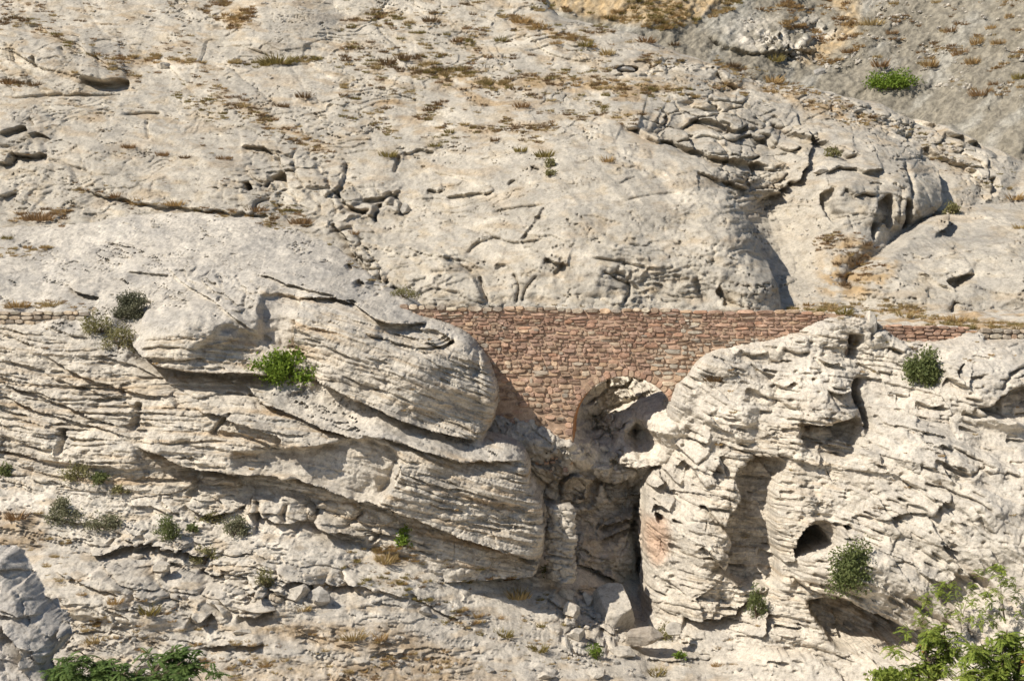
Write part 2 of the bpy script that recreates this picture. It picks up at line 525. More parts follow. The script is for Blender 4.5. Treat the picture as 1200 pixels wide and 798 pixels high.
# rough bedded cliff over the dome
H.blocks([(740, 140), (800, 112), (880, 108), (935, 140), (945, 190), (915, 235), (868, 226), (820, 190), (770, 165)], 36, 15, 0.9, 0.11, 14, 3, 0.4, 16, 0.6)
H.ledge([(722, 143), (745, 152), (765, 162), (800, 172), (840, 184), (872, 190), (905, 196)], 0.35, 1.3, 16, 9, 2)
H.ledge([(800, 148), (830, 142), (862, 152), (880, 148)], 0.6, 0.8, 14, 9)
H.ledge([(815, 202), (850, 212), (880, 222)], 0.5, 0.8, 10, 9)
H.ledge([(845, 165), (880, 160), (915, 172)], 0.5, 0.8, 12, 9)
# second dome (nose on the right)
H.bump(1010, 205, 110, 55, 1.8, 25, 3)
H.ledge([(905, 143), (930, 158), (960, 168), (985, 184), (1000, 186)], 0.5, 1.6, 14, 8)
H.ledge([(960, 205), (990, 200), (1010, 206), (1030, 198)], 0.5, 0.9, 14, 12)
H.pit([(958, 228), (974, 222), (978, 240), (992, 256), (978, 262), (964, 248)], 1.2, 4)
H.pit([(1022, 236), (1036, 228), (1050, 250), (1048, 268), (1036, 262), (1030, 282), (1024, 268)], 1.4, 4)
H.pit([(1055, 232), (1066, 240), (1076, 262), (1066, 270), (1060, 256)], 1.2, 4)
H.ledge([(985, 222), (1000, 230), (1022, 232)], 0.4, 0.7, 10, 8)
H.crack([(1056, 190), (1060, 215), (1066, 238)], 0.8, 3)
# upper right ridge rocks
H.blocks([(860, 75), (940, 78), (1000, 105), (1060, 125), (1110, 150), (1180, 190), (1150, 225), (1090, 190), (1030, 160), (960, 140), (890, 110)], 34, 12, 0.5, 0.11, 22, 9, 0.4, 14, 0.4)
H.ledge([(838, 84), (848, 94), (866, 104)], 0.5, 1.2, 10, 7)
H.ledge([(1083, 130), (1094, 140), (1108, 146), (1100, 160)], 0.7, 1.5, 12, 8)
H.ledge([(1105, 152), (1140, 165), (1160, 172)], 0.6, 1.2, 12, 8)
H.ledge([(1150, 150), (1172, 165), (1178, 182), (1170, 192)], 0.6, 1.2, 12, 10)
H.ledge([(1080, 172), (1110, 185), (1150, 205), (1175, 228)], 0.4, 1.0, 14, 8)
H.pit([(1160, 208), (1172, 206), (1180, 222), (1172, 230)], 1.0, 5)
# boulder dome behind the path on the right
H.bump(1135, 330, 145, 85, 3.0, -14, 3)
H.bump(1205, 300, 90, 70, 2.0, 0, 3)
H.ledge([(1002, 345), (1010, 322), (1040, 296), (1085, 262), (1120, 246), (1160, 240), (1215, 236)], -3.0, -0.8, 10, 24, 2, 0.05)
H.pit([(1086, 330), (1100, 322), (1122, 320), (1112, 334), (1102, 344), (1094, 340)], 1.2, 5)
H.ledge([(1060, 318), (1078, 332), (1098, 342)], 0.5, 0.2, 20, 14)
H.crack([(1100, 352), (1096, 366)], 0.5, 3)
# ---- cracks, ledges and slabs on the open slope
H.ledge([(20, 22), (58, 38), (100, 60), (140, 82), (160, 92)], 0.3, 0.45, 22, 6)
H.ledge([(92, 91), (105, 94), (130, 97), (152, 93)], 1.1, 1.6, 12, 7, 1.5)
H.crack([(0, 117), (40, 114), (80, 112), (150, 111)], 0.5, 1.6)
H.crack([(140, 136), (170, 133), (190, 134)], 0.5, 1.5)
for l in [[(-5, 158), (14, 153), (33, 151), (36, 162), (24, 172), (-5, 176)], [(-5, 191), (12, 190), (18, 183), (36, 183), (57, 180)]]:
    H.ledge(l, 0.6, 1.2, 12, 6, 1.5)
H.ledge([(38, 138), (42, 147)], 0.4, 0.9, 8, 5)
H.ledge([(36, 160), (52, 158), (60, 164)], 0.3, 0.9, 8, 5)
H.crack([(36, 66), (40, 80)], 0.8, 2)
H.crack([(70, 55), (76, 66)], 0.5, 2)
H.crack([(172, 140), (174, 165)], 0.4, 1.5)
H.ledge([(80, 219), (110, 226), (150, 236), (200, 242), (260, 249), (330, 256)], 0.45, 0.5, 14, 6)
H.ledge([(0, 230), (20, 226)], 0.5, 0.8, 8, 5)
H.ledge([(15, 282), (55, 280), (110, 276)], 0.3, 0.5, 10, 6)
H.ledge([(280, 172), (310, 176), (322, 190)], 0.5, 0.8, 10, 7)
H.blocks([(280, 178), (330, 165), (405, 190), (478, 235), (470, 275), (420, 268), (360, 262), (285, 262), (276, 215)], 34, 19, 0.5, 0.10, 20, 14, 0.5, 20, 0.45)
H.pit([(284, 214), (292, 213), (296, 222), (288, 224)], 1.5, 3)
H.pit([(308, 218), (316, 208), (333, 201), (336, 222), (330, 214), (320, 212), (314, 221)], 1.6, 3)
H.ledge([(380, 230), (396, 222), (402, 206), (400, 188)], 0.25, 0.7, 16, 8)
H.crack([(392, 222), (402, 240), (420, 248), (436, 246)], 0.9, 2)
H.crack([(412, 242), (425, 236), (445, 234), (458, 228), (464, 242)], 1.0, 2.2)
H.crack([(440, 262), (438, 250), (448, 238)], 0.9, 2.2)
H.ledge([(466, 252), (468, 238), (460, 228)], 0.6, 1.3, 10, 7)
H.ledge([(500, 221), (520, 223)], 0.3, 0.8, 6, 4)
H.crack([(468, 180), (464, 196), (460, 204)], 0.5, 2)
H.ledge([(470, 178), (490, 176), (512, 178)], 0.2, 0.5, 8, 5)
H.ledge([(520, 232), (545, 228), (580, 224)], 0.2, 0.5, 8, 5)
H.crack([(596, 218), (600, 213), (608, 213)], 0.6, 2)
H.crack([(505, 202), (530, 208), (556, 213)], 0.3, 1.6)
H.ledge([(555, 165), (600, 156), (660, 150), (722, 144)], -0.4, -0.4, 20, 16, 2)
H.crack([(722, 238), (752, 231), (790, 226), (800, 228)], 0.22, 1.5)
H.ledge([(622, 192), (633, 196)], 0.3, 0.9, 6, 4)
H.blocks([(960, 70), (735, 68), (712, 86), (760, 92)], 18, 9, 0.5, 0.15, 5, 4, 0.4, 6)
H.pit([(722, 79), (730, 76), (748, 78), (748, 85), (724, 85)], 1.2, 3)
H.pit([(598, 34), (606, 33), (606, 38), (600, 38)], 1.0, 2)
# slab over the left end of the bridge and its neighbours
H.ledge([(412, 318), (418, 290), (450, 284), (495, 290), (525, 302), (548, 318), (560, 338), (568, 360)], -0.5, -0.3, 12, 12, 2)
H.crack([(562, 322), (567, 340), (571, 356)], 0.6, 1.8)
H.crack([(556, 320), (545, 316), (520, 300)], 0.6, 2.5)
H.crack([(600, 320), (608, 335), (604, 358)], 0.5, 2)
H.crack([(602, 318), (590, 312), (580, 316)], 0.3, 2)
H.crack([(612, 356), (616, 340), (630, 322)], 0.4, 2)
H.crack([(648, 322), (660, 312), (655, 300)], 0.35, 2)
H.crack([(730, 360), (738, 340), (732, 325), (712, 318)], 0.45, 2)
H.crack([(702, 318), (720, 326), (742, 336), (760, 350)], 0.45, 2)
H.pit([(846, 352), (838, 342), (844, 334), (852, 345), (866, 356), (864, 360), (848, 360)], 0.7, 5)
H.crack([(815, 322), (820, 340), (830, 356)], 0.5, 4)
H.ledge([(640, 302), (655, 310), (668, 310)], 0.4, 0.7, 10, 6)
# cracks radiating over the middle slope
for l in [[(560, 270), (600, 285), (640, 280)], [(545, 300), (560, 285), (590, 278)], [(640, 240), (625, 265), (610, 282)], [(575, 250), (605, 244), (640, 240)], [(690, 302), (740, 310), (770, 318)]]:
    H.crack(l, 0.35, 1.8)
H.ledge([(388, 262), (400, 276), (412, 292), (424, 310), (440, 330)], 0.4, 1.2, 10, 8)
H.blocks([(385, 262), (415, 262), (460, 330), (490, 352), (440, 350)], 18, 12, 0.6, 0.16, 40, 31, 0.5, 6, 0.5)
# vertical weathering flutes on the foot of the dome
mf = H.mask([(620, 300), (760, 290), (900, 270), (915, 362), (600, 362)], 40)
H.Y += (0.14 * mf * fbm2((H.U + 0.25 * H.V) / 13, H.V / 60, 77, 3)).astype(np.float32)
# random small cracks and pits
ff = np.abs(fbm2(H.U / 60, H.V / 26, 51, 4)); H.Y += (0.30 * np.exp(-(ff / 0.012) ** 2) * sstep(0, 0.3, fbm2(H.U / 140, H.V / 90, 53, 3))).astype(np.float32)
pc = cells2(H.U / 13, H.V / 8, 78)[0]; H.Y += (0.05 * (1 - H.mask([(560, 200), (860, 200), (920, 362), (560, 362)], 30)) * np.exp(-(pc / 0.13) ** 2) * sstep(0.0, 0.4, fbm2(H.U / 80, H.V / 50, 173, 3))).astype(np.float32)
for sc, dp, sd_ in ((1.0, .32, 55), (0.55, .20, 57)):
    a = fbm2((H.U + 1.2 * H.V) / (75 * sc), (H.V - 0.18 * H.U) / (11 * sc), sd_, 3)
    H.Y += (dp * np.exp(-(a / 0.022) ** 2) * sstep(0.15, 0.42, fbm2(H.U / 60, H.V / 40, sd_ + 1, 3))).astype(np.float32)
HS = H.V - 0.22 * H.U + 12 * fbm2(H.U / 120, H.V / 60, 171, 3)
HS2 = H.V - 0.34 * H.U + 26 * fbm2(H.U / 230, H.V / 130, 181, 3)
H.strata(HS2, 0.34, 36, 182, 0.25 + 0.75 * sstep(-0.2, 0.3, fbm2(H.U / 170, H.V / 90, 183, 3)), 0.6, 3)
H.facets(HS2, 120, 42, 0.45, 184, sstep(-0.3, 0.2, fbm2(H.U / 200, H.V / 110, 185, 3)) * (1 - 0.6 * H.mask([(560, 190), (860, 190), (920, 362), (560, 362)], 40)), 0.5, 0.25)
H.facets(HS, 44, 15, 0.16, 172, sstep(-0.15, 0.3, fbm2(H.U / 110, H.V / 60, 174, 3)) * 0.9 + .1)
H.facets(HS, 15, 6, 0.07, 175)
H.rough([(1.6, 0.10), (0.7, 0.035), (0.33, 0.024), (0.15, 0.024)], 100)

def hill_tint(s):
    U, V = s.U, s.V
    c = np.empty(U.shape + (3,), np.float32); c[:] = CREAM * 0.5 + GREY * 0.5
    c = mixc(c, GREY, sstep(0.0, 0.5, fbm2(U / 55, V / 26, 61, 4)) * 0.8)
    c = mixc(c, WHITE, sstep(0.05, 0.5, fbm2(U / 45, V / 22, 62, 5)) * 0.65)
    soil = sstep(0.12, 0.45, fbm2(U / 60 + V / 90, V / 16, 63, 5))
    c = mixc(c, SOIL * 1.05, 0.5 * sstep(0.18, 0.42, fbm2(U / 48 + V / 60, (V - .2 * U) / 11, 65, 5)) * sstep(260, 120, V))
    c = mixc(c, np.array([.42, .335, .225], np.float32), 0.45 * sstep(0.05, 0.5, fbm2(U / 30, V / 13, 69, 5)))
    reg = s.mask([(380, 60), (560, 60), (800, 80), (820, 110), (760, 150), (480, 175), (400, 150)], 60)
    c = mixc(c, SOIL * 1.1, soil * (0.34 + 0.56 * reg))
    for pl, a in [([(950, 280), (1000, 272), (1050, 300), (1020, 350), (955, 345)], .8), ([(860, 95), (900, 92), (1000, 125), (1060, 150), (980, 150), (900, 118)], .7),
                  ([(0, 270), (90, 268), (80, 300), (0, 305)], .6), ([(585, 14), (620, 20), (705, 54), (690, 60), (600, 36)], .8), ([(610, 84), (700, 86), (800, 98), (800, 112), (640, 106)], .8), ([(480, 70), (600, 92), (600, 106), (480, 90)], .7), ([(140, 62), (250, 72), (250, 82), (150, 74)], .8), ([(20, 250), (80, 248), (78, 262), (22, 262)], .8), ([(0, 20), (40, 24), (160, 88), (150, 96), (30, 40)], .5), ([(560, 138), (660, 138), (640, 156), (580, 154)], .6), ([(230, 90), (270, 100), (400, 178), (370, 185), (290, 135)], .6),
                  ([(250, 5), (300, 0), (292, 35), (262, 36)], .7), ([(480, 85), (790, 85), (790, 110), (500, 112)], .55)]:
        m = s.mask(pl, 14, 3) * sstep(-0.3, 0.2, fbm2(U / 22, V / 10, 64, 4))
        c = mixc(c, np.array([0.43, 0.31, 0.18], np.float32), m * min(1, a * 1.3))
    stk = fbm2((U * 0.9 - V * 0.8) / 13, (U + V) / 150, 67, 4)
    c = mixc(c, GREY * 0.80, 0.62 * sstep(0.02, 0.5, stk) * s.mask([(560, 190), (720, 150), (840, 210), (915, 360), (640, 360)], 50))
    c = mixc(c, GREY * 0.86, 0.6 * sstep(0.1, 0.5, fbm2(U / 95, V / 45, 68, 5)))
    smooth = s.mask([(880, 250), (950, 230), (1000, 262), (960, 350), (925, 362)], 20)
    c = mixc(c, CREAM * 0.95, smooth * 0.6)
    return c
H.col = hill_tint(H) * np.array([.93, .92, .89], np.float32)
# crest: the sheet ends where the ridge turns over
ridge = smooth_poly([(-100, -80), (640, -80), (652, -6), (690, 12), (740, 22), (765, 30), (800, 46), (850, 62), (905, 84), (960, 90), (1010, 102), (1045, 108), (1075, 124), (1120, 136), (1165, 156), (1215, 178), (1300, 215)], 2.0, 4)
sd, _ = poly_sd(H.U, H.V, ridge)
tt = np.clip(1 + sd / 26, 0, 1.6)
bk = 9.0 * (1 - np.sqrt(np.clip(1 - np.minimum(tt, 1) ** 2, 0, 1))) + np.where(sd > 0, sd * 0.6, 0)
H.P[..., 1] += bk.astype(np.float32)
H.P[..., 2] -= np.where(sd > 0, sd * 0.02, 0).astype(np.float32)
H.Y += bk.astype(np.float32)
H.keep &= (sd < 10) & (H.Z > -0.8)
tag(H.build('hillside', ROCK), kind='structure')

# ================================================================== FAR SLOPE
fs = Sheet(-4, 62, 4, 32, 0.115, [(600, -60, 135), (600, 40, 128), (700, -60, 136), (700, 20, 126), (800, -60, 140), (800, 40, 124), (900, -60, 146), (900, 60, 122),
     (1000, -60, 146), (1000, 110, 118), (1100, -60, 140), (1100, 140, 112), (1200, -60, 132), (1200, 150, 106), (1300, -60, 124), (1300, 200, 100)])
fs.Y += (1.6 * fbm2(fs.U / 90, fs.V / 90, 201, 4)).astype(np.float32)
rot = (fs.U * 0.8 - fs.V * 0.6); rot2 = (fs.U * 0.6 + fs.V * 0.8)
fs.Y += (0.6 * fbm2(rot2 / 22, rot / 70, 203, 4)).astype(np.float32)
fs.ledge([(825, 38), (862, 58), (900, 62), (960, 56)], 0.5, 1.0, 30, 14)
fs.blocks([(870, 30), (985, 20), (980, 75), (890, 70)], 14, 10, 0.8, 0.14, 20, 5, 0.5, 14, 0.5)
fs.rough([(2.5, 0.35), (1.0, 0.16), (0.5, 0.16), (0.28, 0.15)], 300)
c = np.empty(fs.U.shape + (3,), np.float32); c[:] = np.array([0.215, 0.190, 0.145])
c = mixc(c, np.array([0.30, 0.28, 0.235], np.float32), sstep(0, 0.5, fbm2(rot2 / 30, rot / 90, 205, 4)) * 0.8)
wl = fs.mask([(850, 20), (960, 10), (1000, 40), (960, 75), (880, 70), (840, 50)], 25)
c = mixc(c, WHITE, wl * sstep(-0.3, 0.3, fbm2(fs.U / 20, fs.V / 16, 206, 4)) * 0.8)
br = np.maximum(fs.mask([(620, -70), (960, -70), (830, 20), (780, 36), (700, 26), (640, 8)], 12), 0.8 * fs.mask([(900, -40), (1000, -30), (1010, 40), (950, 80), (925, 60), (980, 20)], 14))
c = mixc(c, np.array([0.40, 0.29, 0.16], np.float32), br * (0.55 + 0.45 * sstep(-.3, .3, fbm2(fs.U / 9, fs.V / 7, 207, 3))))
c = c * (0.80 + 0.5 * sstep(-.35, .35, fbm2(rot2 / 3.2, rot / 9, 209, 4)))[..., None]
fs.col = c
tag(fs.build('far_slope', ROCK), kind='structure')

# ================================================================== LEFT OUTCROP
L = Sheet(-28.5, 1.6, -9.5, 5.6, 0.034, [
  (-60,240,74.00),(-60,300,67.00),(-60,352,61.60),(-60,366,60.00),(-60,385,59.00),(-60,450,57.30),(-60,500,56.30),(-60,540,55.30),(-60,640,54.00),
  (60,240,74.00),(60,300,67.00),(60,352,61.60),(60,366,60.20),(60,385,59.00),(60,450,57.30),(60,500,56.30),(60,560,55.00),(60,640,54.00),
  (150,240,73.60),(150,300,66.50),(150,345,61.80),(150,372,59.60),(150,400,58.30),(150,450,57.00),(150,500,55.80),(150,545,55.00),(150,640,54.00),
  (230,240,73.40),(230,300,66.00),(230,340,61.30),(230,370,58.40),(230,420,57.60),(230,440,57.60),(230,470,56.50),(230,540,55.00),(230,640,54.50),
  (300,250,72.50),(300,310,65.00),(300,332,61.50),(300,350,59.40),(300,400,58.60),(300,435,57.60),(300,470,56.30),(300,540,55.00),(300,580,55.20),(300,660,55.00),
  (360,280,70.00),(360,330,62.60),(360,360,58.51),(360,420,57.30),(360,450,57.10),(360,500,55.70),(360,560,54.90),(360,660,55.10),
  (430,310,68.00),(430,345,62.20),(430,370,58.86),(430,400,57.28),(430,460,56.73),(430,480,56.23),(430,505,55.23),(430,590,54.83),(430,680,54.83),
  (500,365,61.81),(500,400,57.52),(500,440,56.63),(500,495,56.33),(500,512,55.63),(500,540,54.83),(500,600,54.63),(500,680,54.63),
  (560,395,59.63),(565,450,57.20),(555,508,56.70),(570,522,56.40),(590,560,55.60),(590,640,55.20),(640,520,57.60),(640,560,56.50),(640,640,56.00),(640,700,56.00)])
# ---- big bodies
L.bump(235, 395, 95, 50, 0.9, 10, 3)         # left block
L.bump(440, 425, 130, 70, 0.8, 20, 3)        # nose block
L.bump(330, 530, 230, 50, 0.6, 17, 3)        # lower slab
L.bump(110, 520, 130, 34, 0.5, 8, 3)
L.refresh()
SL = [([(320,328),(400,352),(450,378),(500,381)], 0), ([(300,343),(345,358),(400,378),(440,395),(480,405),(520,410)], 20), ([(365,375),(440,405),(500,425),(560,445)], 48),
      ([(350,410),(430,450),(500,470),(575,486)], 90), ([(310,430),(360,445),(420,470),(480,492),(560,514)], 118), ([(270,440),(330,465),(400,495),(440,510),(520,527),(600,540)], 150),
      ([(150,510),(210,540),(260,550),(340,560),(400,583),(450,592),(520,622),(600,645),(640,655)], 235), ([(480,535),(560,560),(635,575)], 180), ([(470,560),(550,590),(635,612)], 205),
      ([(50,414),(75,430),(100,442),(125,452),(160,462),(190,468)], 112), ([(160,412),(200,431),(250,437),(300,438)], 108), ([(0,392),(40,403),(80,414)], 70), ([(0,372),(80,378),(150,385)], 45),
      ([(0,448),(40,463),(80,477),(110,490),(150,503)], 160), ([(0,470),(50,487),(100,500),(155,511)], 178), ([(0,520),(80,540),(150,560),(220,585)], 235),
      ([(160,470),(230,500),(290,515),(330,520)], 185), ([(170,495),(230,520),(290,540)], 212), ([(190,340),(240,360),(280,380)], 15), ([(165,385),(220,405),(300,410)], 75),
      ([(0,300),(150,280),(300,285),(400,320)], -40), ([(0,240),(300,240),(500,345)], -90), ([(0,640),(640,720)], 330)]
PS, VS = [], []
for l, v in SL:
    for p in smooth_poly(l, 0, 0, 45): PS.append(p); VS.append(v)
PS = np.array(PS)
evS = poly_field(PS / 100.0, VS)
k = 6
S = upsample(evS(L.U[::k, ::k] / 100.0, L.V[::k, ::k] / 100.0), k, *L.Y.shape)
# beds show on the steep faces, hardly at all on the rounded tops
faces = np.maximum.reduce([L.mask([(-80,376),(40,380),(110,400),(165,432),(300,440),(330,470),(420,505),(600,530),(660,522),(680,600),(680,700),(420,640),(220,600),(-80,580)], 14),
    L.mask([(330,372),(400,360),(500,395),(550,400),(600,440),(605,490),(585,532),(470,492),(350,448)], 10),
    L.mask([(165,392),(230,388),(300,400),(320,440),(250,440),(180,434)], 10), 0.7 * L.mask([(300,330),(400,352),(500,385),(535,405),(480,410),(400,384),(310,352)], 8)])
topmask = 1 - faces
faces = faces * (1 - 0.72 * L.mask([(270,526),(330,522),(430,512),(470,530),(450,590),(350,570)], 10)) * (1 - 0.3 * L.mask([(350,385),(430,395),(560,440),(575,500),(450,480),(350,440)], 20))
lowl = L.mask([(-80,430),(60,440),(165,470),(170,520),(60,500),(-80,480)], 15)
L.strata(S, 0.28, 17, 11, faces * 0.95 + 0.10, 0.45, 3)
L.strata(S, 0.19, 5.5, 12, faces * (0.75 + 0.6 * lowl) + 0.04, 0.5, 2)
L.strata(S, 0.10, 2.9, 13, faces * (0.6 + 0.6 * lowl), 0.5, 2)
L.slots(S, 13, 0.30, 14, faces, 0.8, 0.15, 60)
L.slots(S, 7, 0.28, 15, faces * lowl, 0.7, 0.0, 70)
L.facets(S, 75, 26, 0.22, 19, faces, 0.7, 0.2)
L.facets(S, 30, 13, 0.10, 16, faces * 0.8 + .05)
L.facets(S, 12, 5, 0.08, 17, faces * 0.8 + .1)
L.slots(S, 8, 0.20, 18, faces, 0.7, 0.05, 80)
L.bed, L.face = S, np.clip(faces * 0.9 + 0.12, 0, 1)
# ---- block, alcove and overhang lines
L.ledge([(150,398),(163,412),(178,424),(202,432),(250,438),(300,438),(330,444)], 0.9, 1.3, 22, 12, 2)
L.pit([(222,408),(245,392),(262,378),(285,384),(318,402),(312,432),(250,434),(226,428)], 0.55, 8, 2, (-0.6, 0))
L.pit([(302,346),(330,342),(350,352),(346,380),(343,412),(318,410),(300,392)], 0.95, 6, 2.5, (-0.3, -0.2))
L.ledge([(195,308),(206,324),(225,338),(248,352),(268,368),(285,380),(305,392)], 0.22, 0.28, 14, 7, 3)
L.ledge([(300,322),(320,327),(350,337),(385,345),(400,350)], 0.3, 0.5, 16, 8, 3)
L.ledge([(345,350),(400,352),(450,377),(475,380),(503,377)], 0.55, 0.9, 16, 10, 2.5, 0.08)
L.ledge([(425,388),(460,402),(490,408),(515,408),(530,398),(528,390)], 0.3, 0.5, 10, 6)
L.pit([(440,378),(502,384),(520,390),(534,402),(528,412),(505,416),(470,408),(440,396)], 0.9, 8, 2, (-0.4, 0.2))
for k in range(4):
    L.ledge([(455 + k*3, 390 + k*5), (490, 398 + k*5), (512 + k*3, 399 + k*4), (528 + k*1.5, 388 + k*5)], 0.15, 0.3, 5, 3, 1)
L.ledge([(548,418),(556,404),(562,418),(558,436),(550,440)], -0.3, 0.6, 6, 6)
L.ledge([(346,378),(343,398),(341,415)], 0.4, 0.6, 10, 8)
L.ledge([(365,442),(400,460),(430,474),(470,492),(520,508),(562,517)], 0.55, 0.9, 14, 9, 2, 0.06)
# slab under the bush, its front edge, the smooth overhung face and its foot
L.ledge([(262,446),(290,455),(312,473),(345,487),(375,500),(410,512),(430,515)], 0.35, 0.6, 16, 9, 2)
L.ledge([(420,510),(455,514),(485,524),(522,536),(560,540),(615,540)], 0.5, 0.7, 14, 8, 2)
L.ledge([(225,478),(260,487),(280,496),(325,510),(332,522),(358,524),(400,518)], 0.5, 0.3, 14, 10, 2.5)
L.pit([(270,528),(310,524),(360,522),(420,512),(455,520),(470,540),(452,585),(420,588),(350,568),(280,552)], 0.85, 9, 2.5, (-0.1, -0.3))
L.ledge([(462,540),(470,552),(462,568),(450,578),(440,582)], 0.3, 0.5, 14, 10)
L.ledge([(158,522),(200,538),(225,548),(262,553),(330,560),(370,570),(410,584),(450,592),(500,612),(560,636),(640,660)], 0.6, 1.0, 18, 11, 2, 0.05)
L.crack([(160,470),(158,490),(152,508)], 0.6, 3)
L.ledge([(205,478),(203,470),(198,464)], 0.3, 0.6, 8, 5)
L.crack([(246,510),(258,496),(272,482)], 0.5, 2)
L.crack([(72,502),(70,520),(66,535)], 0.6, 3)
L.crack([(245,507),(285,514),(330,530)], 0.4, 2)
# layered left flank: strong dark bedding gaps
for l, o in [([(0,392),(20,398),(42,406)], .7), ([(50,414),(75,430),(100,442),(125,452),(160,462),(200,470)], 1.0), ([(50,380),(80,392),(110,398)], .5), ([(110,415),(140,424),(165,434),(190,446)], .8),
             ([(0,448),(40,462),(80,476),(110,490),(150,504)], 1.0), ([(0,463),(50,483),(100,498),(155,512)], 1.0), ([(0,420),(40,432),(62,441)], .6), ([(55,440),(100,455),(140,470),(160,478)], .7)]:
    L.ledge(l, 0.15 * o, 0.42 * o, 10, 5, 2, 0.15)
L.blocks([(200,548),(260,556),(360,580),(440,600),(440,640),(330,600),(230,590)], 42, 22, 0.6, 0.12, 15, 41, 0.4, 8, 0.35)
# weathered hollows on the crown
L.blocks([(195,310),(260,312),(305,335),(290,372),(240,350),(205,328)], 20, 13, 0.35, 0.14, 25, 45, 0.4, 8, 0.3)
L.ledge([(82,336),(95,344),(116,349)], 0.4, 0.9, 10, 5, 1)
L.ledge([(148,318),(178,321),(200,322)], 0.2, 0.4, 8, 5, 1)
L.pit([(413,352-22),(420,326),(428,332),(425,339),(415,337)], 1.0, 3)
L.pit([(428,333),(436,325),(448,338),(440,342),(432,338)], 1.0, 3)
L.pit([(403,311),(408,308),(412,318),(407,319)], .8, 2)
L.pit([(406,350),(416,351),(420,357),(410,359)], .7, 2)
# hollows behind the bushes
L.pit([(130,372),(150,350),(178,352),(168,372),(160,392),(140,388)], 0.8, 7)
L.Y += (0.20 * fbm2(L.U / 60, L.V / 36, 141, 4)).astype(np.float32)
L.Y += (topmask * 0.16 * fbm2(L.U / 22, L.V / 12, 142, 4)).astype(np.float32)
for sc, dp, sd_ in ((1.0, .30, 155), (0.5, .22, 157)):
    a = fbm2((L.U + 1.2 * L.V) / (70 * sc), (L.V - 0.25 * L.U) / (11 * sc), sd_, 3)
    L.Y += (topmask * dp * np.exp(-(a / 0.03) ** 2) * sstep(0.08, 0.38, fbm2(L.U / 55, L.V / 36, sd_ + 1, 3))).astype(np.float32)
out_l = [(-190,264),(-90,262),(20,264),(80,262),(150,252),(240,249),(320,258),(380,280),(415,308),(450,338),(478,352),(503,371),(540,386),(562,410),(577,446),(581,474),(572,505),(566,518),(606,526),(618,544),(622,570),(634,590),(638,612),(636,650),(620,690),(560,720),(-190,720)]
L.roll(out_l, 0.9, 11, 2.0, 3.6)
L.rough([(1.3, 0.10), (0.55, 0.05), (0.26, 0.03), (0.12, 0.022)], 400)
def rock_tint(s, face, S, warm=0.6, sd0=0):
    U, V = s.U, s.V
    c = np.empty(U.shape + (3,), np.float32); c[:] = CREAM
    c = mixc(c, GREY, (1 - face) * (0.35 + 0.5 * sstep(-0.2, 0.4, fbm2(U / 50, V / 28, 151 + sd0, 4))))
    c = mixc(c, WHITE, sstep(0.0, 0.45, fbm2(U / 40, V / 24, 152 + sd0, 5)) * 0.6)
    # bedding: alternating pale and ochre beds
    b = fbm2(S / 9.0, U / 220, 153 + sd0, 4)
    c = mixc(c, WARM, face * sstep(-0.05, 0.5, b) * warm)
    c = mixc(c, OCHRE, face * sstep(0.30, 0.62, b + 0.35 * fbm2(U / 50, V / 20, 154 + sd0, 3)) * warm * 0.7)
    c = mixc(c, GREY * 0.92, sstep(0.15, 0.55, fbm2(U / 30, V / 18, 155 + sd0, 5)) * 0.55)
    return c
L.col = rock_tint(L, faces, S, 0.55)
tag(L.build('rock_outcrop', ROCK), kind='structure')

# ================================================================== RIGHT CLIFF
D = Sheet(2.6, 25.0, -14.2, 0.9, 0.034, [
  (740,560,60.4),(750,620,59.6),(752,700,59),(760,760,57.5),(770,798,56),(790,440,59.1),(795,480,59.0),(790,520,59.2),(800,600,58.6),(800,700,57.8),(800,750,56.6),(810,798,55),
  (830,410,59.0),(840,450,59.6),(840,520,58.6),(850,600,57.3),(850,660,56.8),(850,720,56.6),(860,760,55.6),(860,798,54),
  (900,390,59.0),(900,440,58.6),(900,500,57.4),(895,560,56.8),(895,640,56.4),(890,700,56),(900,750,54.6),(900,798,53.4),
  (950,378,58.5),(950,440,58),(950,520,56.2),(950,600,55),(950,660,54.6),(950,720,54.6),(950,760,54),(950,798,53),
  (1005,360,58.5),(1005,420,58.2),(1005,500,56.2),(1005,580,54.6),(1005,660,53.4),(1005,730,54),(1005,798,52.4),
  (1070,385,58.7),(1070,440,57.6),(1070,520,55.2),(1070,600,53.6),(1070,680,52.6),(1070,740,53.2),(1070,798,51),
  (1140,390,58.5),(1140,440,56.6),(1140,490,55.6),(1140,560,53.4),(1140,640,52),(1140,720,51.4),(1140,798,49.4),
  (1220,395,58.4),(1220,440,56.4),(1220,500,55.2),(1220,560,52.8),(1220,640,51),(1220,720,49.6),(1220,798,48),(1300,395,60),(1300,500,55),(1300,640,50.6),(1300,798,47)])
D.wuk, D.jitk = 1.5, 1.4
D.bump(905, 470, 110, 90, 0.6, 10, 3)
D.bump(1165, 450, 80, 55, 1.3, 15, 3)
D.bump(1030, 680, 130, 45, 1.0, 22, 3)
D.bump(1080, 560, 110, 80, 0.6, 20, 3)
D.bump(800, 660, 60, 110, 0.6, -10, 3)
D.bump(838, 560, 42, 150, 0.8, 8, 3)
D.bump(850, 455, 60, 50, 0.7, 25, 3)
D.bump(960, 450, 62, 46, 0.6, 0, 3)
D.bump(930, 600, 30, 60, 0.6, 0, 3)
D.bump(1090, 470, 60, 90, 0.5, -20, 3)
D.bump(1140, 620, 80, 60, 0.6, 20, 3)
D.refresh()
